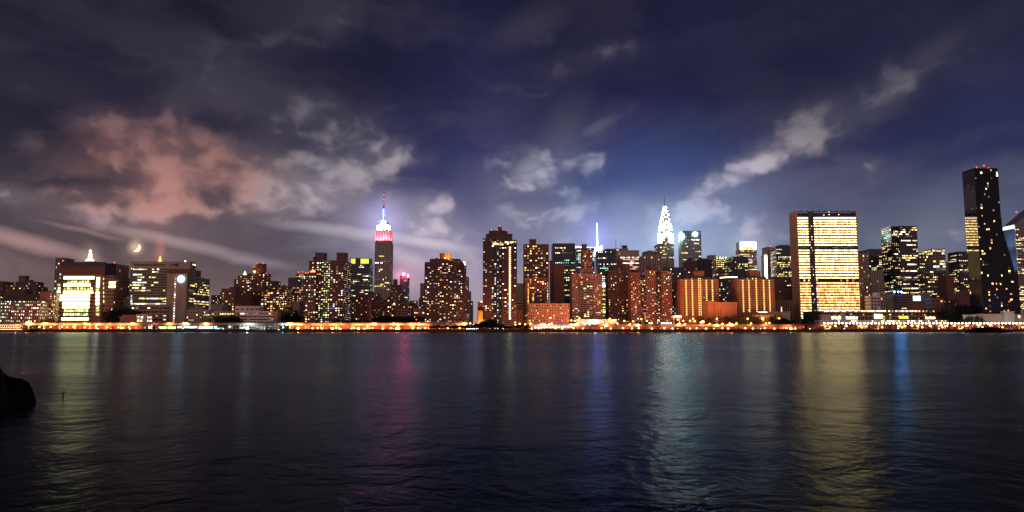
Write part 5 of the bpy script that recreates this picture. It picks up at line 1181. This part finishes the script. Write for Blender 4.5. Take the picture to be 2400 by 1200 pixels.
clump('ct', 1008, 1100, 761, 765, 865.5, 15, (2, 0)); clump('mass', 1112, 1162, 749, 760, 867, 11, (2, 3)); clump('br', 1162, 1240, 760, 765, 866, 12, (2, 0)); clump('or', 1610, 1730, 740, 754, 906, 18, (0, 1)); clump('or', 1730, 1850, 738, 752, 904, 16, (0, 1)); clump('en', 1815, 1862, 748, 753, 895, 6, (2, 3))
clump('rt', 2236, 2284, 719, 730, 928, 7, (3, 2)); clump('esp', 2266, 2300, 741, 748, 888, 5, (0, 1)); clump('hs', 668, 690, 735, 742, 920, 3, (2, 3)); clump('or', 1445, 1520, 748, 755, 903, 7, (0, 1))

# ------------------------------------------------------------------ cars on the shore road
def car_proto():
    o = empty('car', (0, 0, -600), 'car with lit lamps on the waterfront road', 'car', 'cars on the waterfront road'); z = -600
    b = MB(); b.prism([(-2.2, .35), (2.2, .35), (2.25, .8), (1.5, .95), (.9, 1.0), (-1.6, 1.0), (-2.2, .9)], -.85, .85); b.v = [(x, y, zz_ + z) for x, y, zz_ in b.v]; b.build('body', W['carw'], o)
    b = MB(); b.prism([(-1.5, 1.0), (.9, 1.0), (.35, 1.45), (-1.1, 1.45)], -.72, .72); b.v = [(x, y, zz_ + z) for x, y, zz_ in b.v]; b.build('cabin', W['glass'], o)
    for x in (-1.35, 1.35):
        for y in (-.8, .8):
            b = MB(); b.frustum(0, 0, -.1, .1, .33, .33, 10); b.v = [(x + p, y + s, .33 + q + z) for p, q, s in b.v]; wh = b.build('wheel', W['rubber'], o)
            b = MB(); b.frustum(0, 0, -.11, .11, .19, .19, 8); b.v = [(x + p, y + s, .33 + q + z) for p, q, s in b.v]; b.build('rim', W['pole'], wh)
    for y in (-.6, .6):
        b = MB(); b.box(2.2, 2.34, y - .2, y + .2, .58 + z, .82 + z); b.build('headlight', G['glim'], o)
        b = MB(); b.box(-2.32, -2.18, y - .2, y + .2, .62 + z, .86 + z); b.build('taillight', G['tail'], o)
    return o
CAR = car_proto(); r = random.Random(9); first = True
def put_car(px, Y, z, rz):
    global first
    X, _ = at(px, 766, Y)
    if first: CAR.location = (X, Y, z); CAR.rotation_euler = (0, 0, rz); first = False
    else: copy_tree(CAR, (X, Y, z), rz)
for i in range(46):
    px = 60 + i * 51 + r.uniform(-16, 16)
    put_car(px, 866.5 + (i % 2) * 3.4, GZ + .02, r.uniform(-.1, .1) + (0 if i % 2 else math.pi))
for i in range(24):
    px = 130 + i * 40 + r.uniform(-12, 12); put_car(px, 875 + (i % 2) * 4, DZ + .03, (0 if i % 2 else math.pi))
for i in range(14): put_car(1104 + r.uniform(-10, 16), 900 + i * 14, GZ + .02, -math.pi / 2 + r.uniform(-.1, .1))

# ------------------------------------------------------------------ islet, foreground rock, moon
def rock_mesh(name, cx, cy, rx, ry, h, seed, mat_, zb=-.6, n=40, prof=None):
    r = random.Random(seed); ph = [(r.uniform(.5, 3.5), r.uniform(.5, 3.5), r.uniform(0, 6.3), r.uniform(.3, 1)) for _ in range(10)]
    b = MB(); m = n // 2
    for j in range(m + 1):
        for i in range(n + 1):
            u, v = -1 + 2 * i / n, -1 + 2 * j / m
            f = max(0, 1 - (u * u + v * v)) ** .55 if prof is None else prof(u, v)
            nz = sum(math.sin(a * u * 3 + c * v * 3 + p) * k / (1 + a) for a, c, p, k in ph)
            nz2 = abs(math.sin(u * 9.1 + v * 5.3 + nz * 3)) * .5 + abs(math.sin(v * 12.7 - u * 6.1 + nz)) * .5
            z = zb + (h - zb) * f * (1 + .22 * nz) + .16 * h * nz2 * f
            b.v.append((cx + rx * u * (1 + .06 * nz), cy + ry * v * (1 + .06 * nz), z))
    for j in range(m):
        for i in range(n): a = j * (n + 1) + i; b.f.append((a, a + 1, a + n + 2, a + n + 1)); b.m.append(0)
    return b.build(name, mat_, origin=(cx, cy, 0))
X0, _ = at(2258, 779, 740); X1, _ = at(2368, 779, 740)
o = rock_mesh('rock_islet', (X0 + X1) / 2, 740, (X1 - X0) / 2, 9, 4.2, 4, W['rock']); tag(o, 'low dark rocky islet in the river at right', 'islet')
o = empty('channel_marker', (at(2347, 770, 738)[0], 738, 3.2), 'thin dark navigation marker standing on the rocky islet', 'marker')
X = o.location.x; b = MB(); b.tube((X, 738, 2.4), (X, 738, 8.2), .28, .2, 6); b.tube((X, 738, 2.4), (X + 1.6, 738.4, 5.5), .15, .12, 5); b.build('post', W['rock'], o); b = MB(); b.frustum(X, 738, 7.2, 8.8, .9, .9, 8); b.build('marker_board', W['rock'], o)
r = random.Random(6)
for i in range(5):
    X, _ = at(r.uniform(2285, 2350), 770, 740); o = empty('islet_shrub', (X, 740, 3), 'low dark shrub growing on the rocky islet', 'shrub', 'shrubs on the rocky islet')
    c = bpy.data.objects.new('crown', TP[2][2]); col.objects.link(c); c.parent = o; c.scale = (.35, .35, .32); c.location.z = -.6
def prof(u, v):
    rr = max(0.0, 1 - (u * u * 1.0 + v * v)); return rr ** .45 * (1.0 if u < .1 else 1 - .3 * (u - .1))
o = rock_mesh('shore_rock', -27.7, 36.5, 2.9, 4.0, 3.2, 12, W['rock'], -.8, 64, prof); tag(o, 'black shore boulder rising from the water at the lower left edge', 'rock')
Xb, _ = at(149, 920, 43.6); o = empty('driftwood_stake', (Xb, 43.6, 0), 'thin dark bent stake poking out of the golden reflection', 'stake')
b = MB(); b.tube((Xb, 43.6, -.4), (Xb - .03, 43.6, .20), .035, .03, 6); b.tube((Xb - .03, 43.6, .19), (Xb + .07, 43.6, .33), .03, .015, 6); b.build('stick', W['rock'], o)
# crescent moon, far beyond the city
a, e = ang(318.5, 580.5); D = 30000
c = Vector((math.sin(a) * math.cos(e), math.cos(a) * math.cos(e), math.sin(e))) * D + Vector((0, 0, CAMZ))
rad = 8.6 / F * D; fw = (c - Vector((0, 0, CAMZ))).normalized(); rt = Vector((0, 0, 1)).cross(fw).normalized() * -1; up = fw.cross(rt) * -1; b = MB(); n = 22
ax = R(-32)
for k in range(n + 1):
    t = -math.pi / 2 + math.pi * k / n
    for q in (1.0, .34):
        x, y = math.cos(t) * q, math.sin(t); X, Yy = x * math.cos(ax) - y * math.sin(ax), x * math.sin(ax) + y * math.cos(ax)
        bulge = math.sqrt(max(0, 1 - x * x - y * y)) * .5
        b.v.append(tuple(c + rt * X * rad + up * Yy * rad - fw * (math.sqrt(max(0, 1 - (math.cos(t) * q) ** 2 - y * y))) * rad))
        b.v.append(tuple(c + rt * X * rad + up * Yy * rad + fw * (.12 * rad)))
for k in range(n):
    i = k * 4; j = i + 4
    b.f += [(i, j, j + 2, i + 2), (i + 1, i + 3, j + 3, j + 1), (i, i + 1, j + 1, j), (i + 2, j + 2, j + 3, i + 3)]; b.m += [0] * 4
o = b.build('moon', G['moon'], origin=tuple(c)); tag(o, 'bright tilted crescent moon low over the hospitals', 'moon')
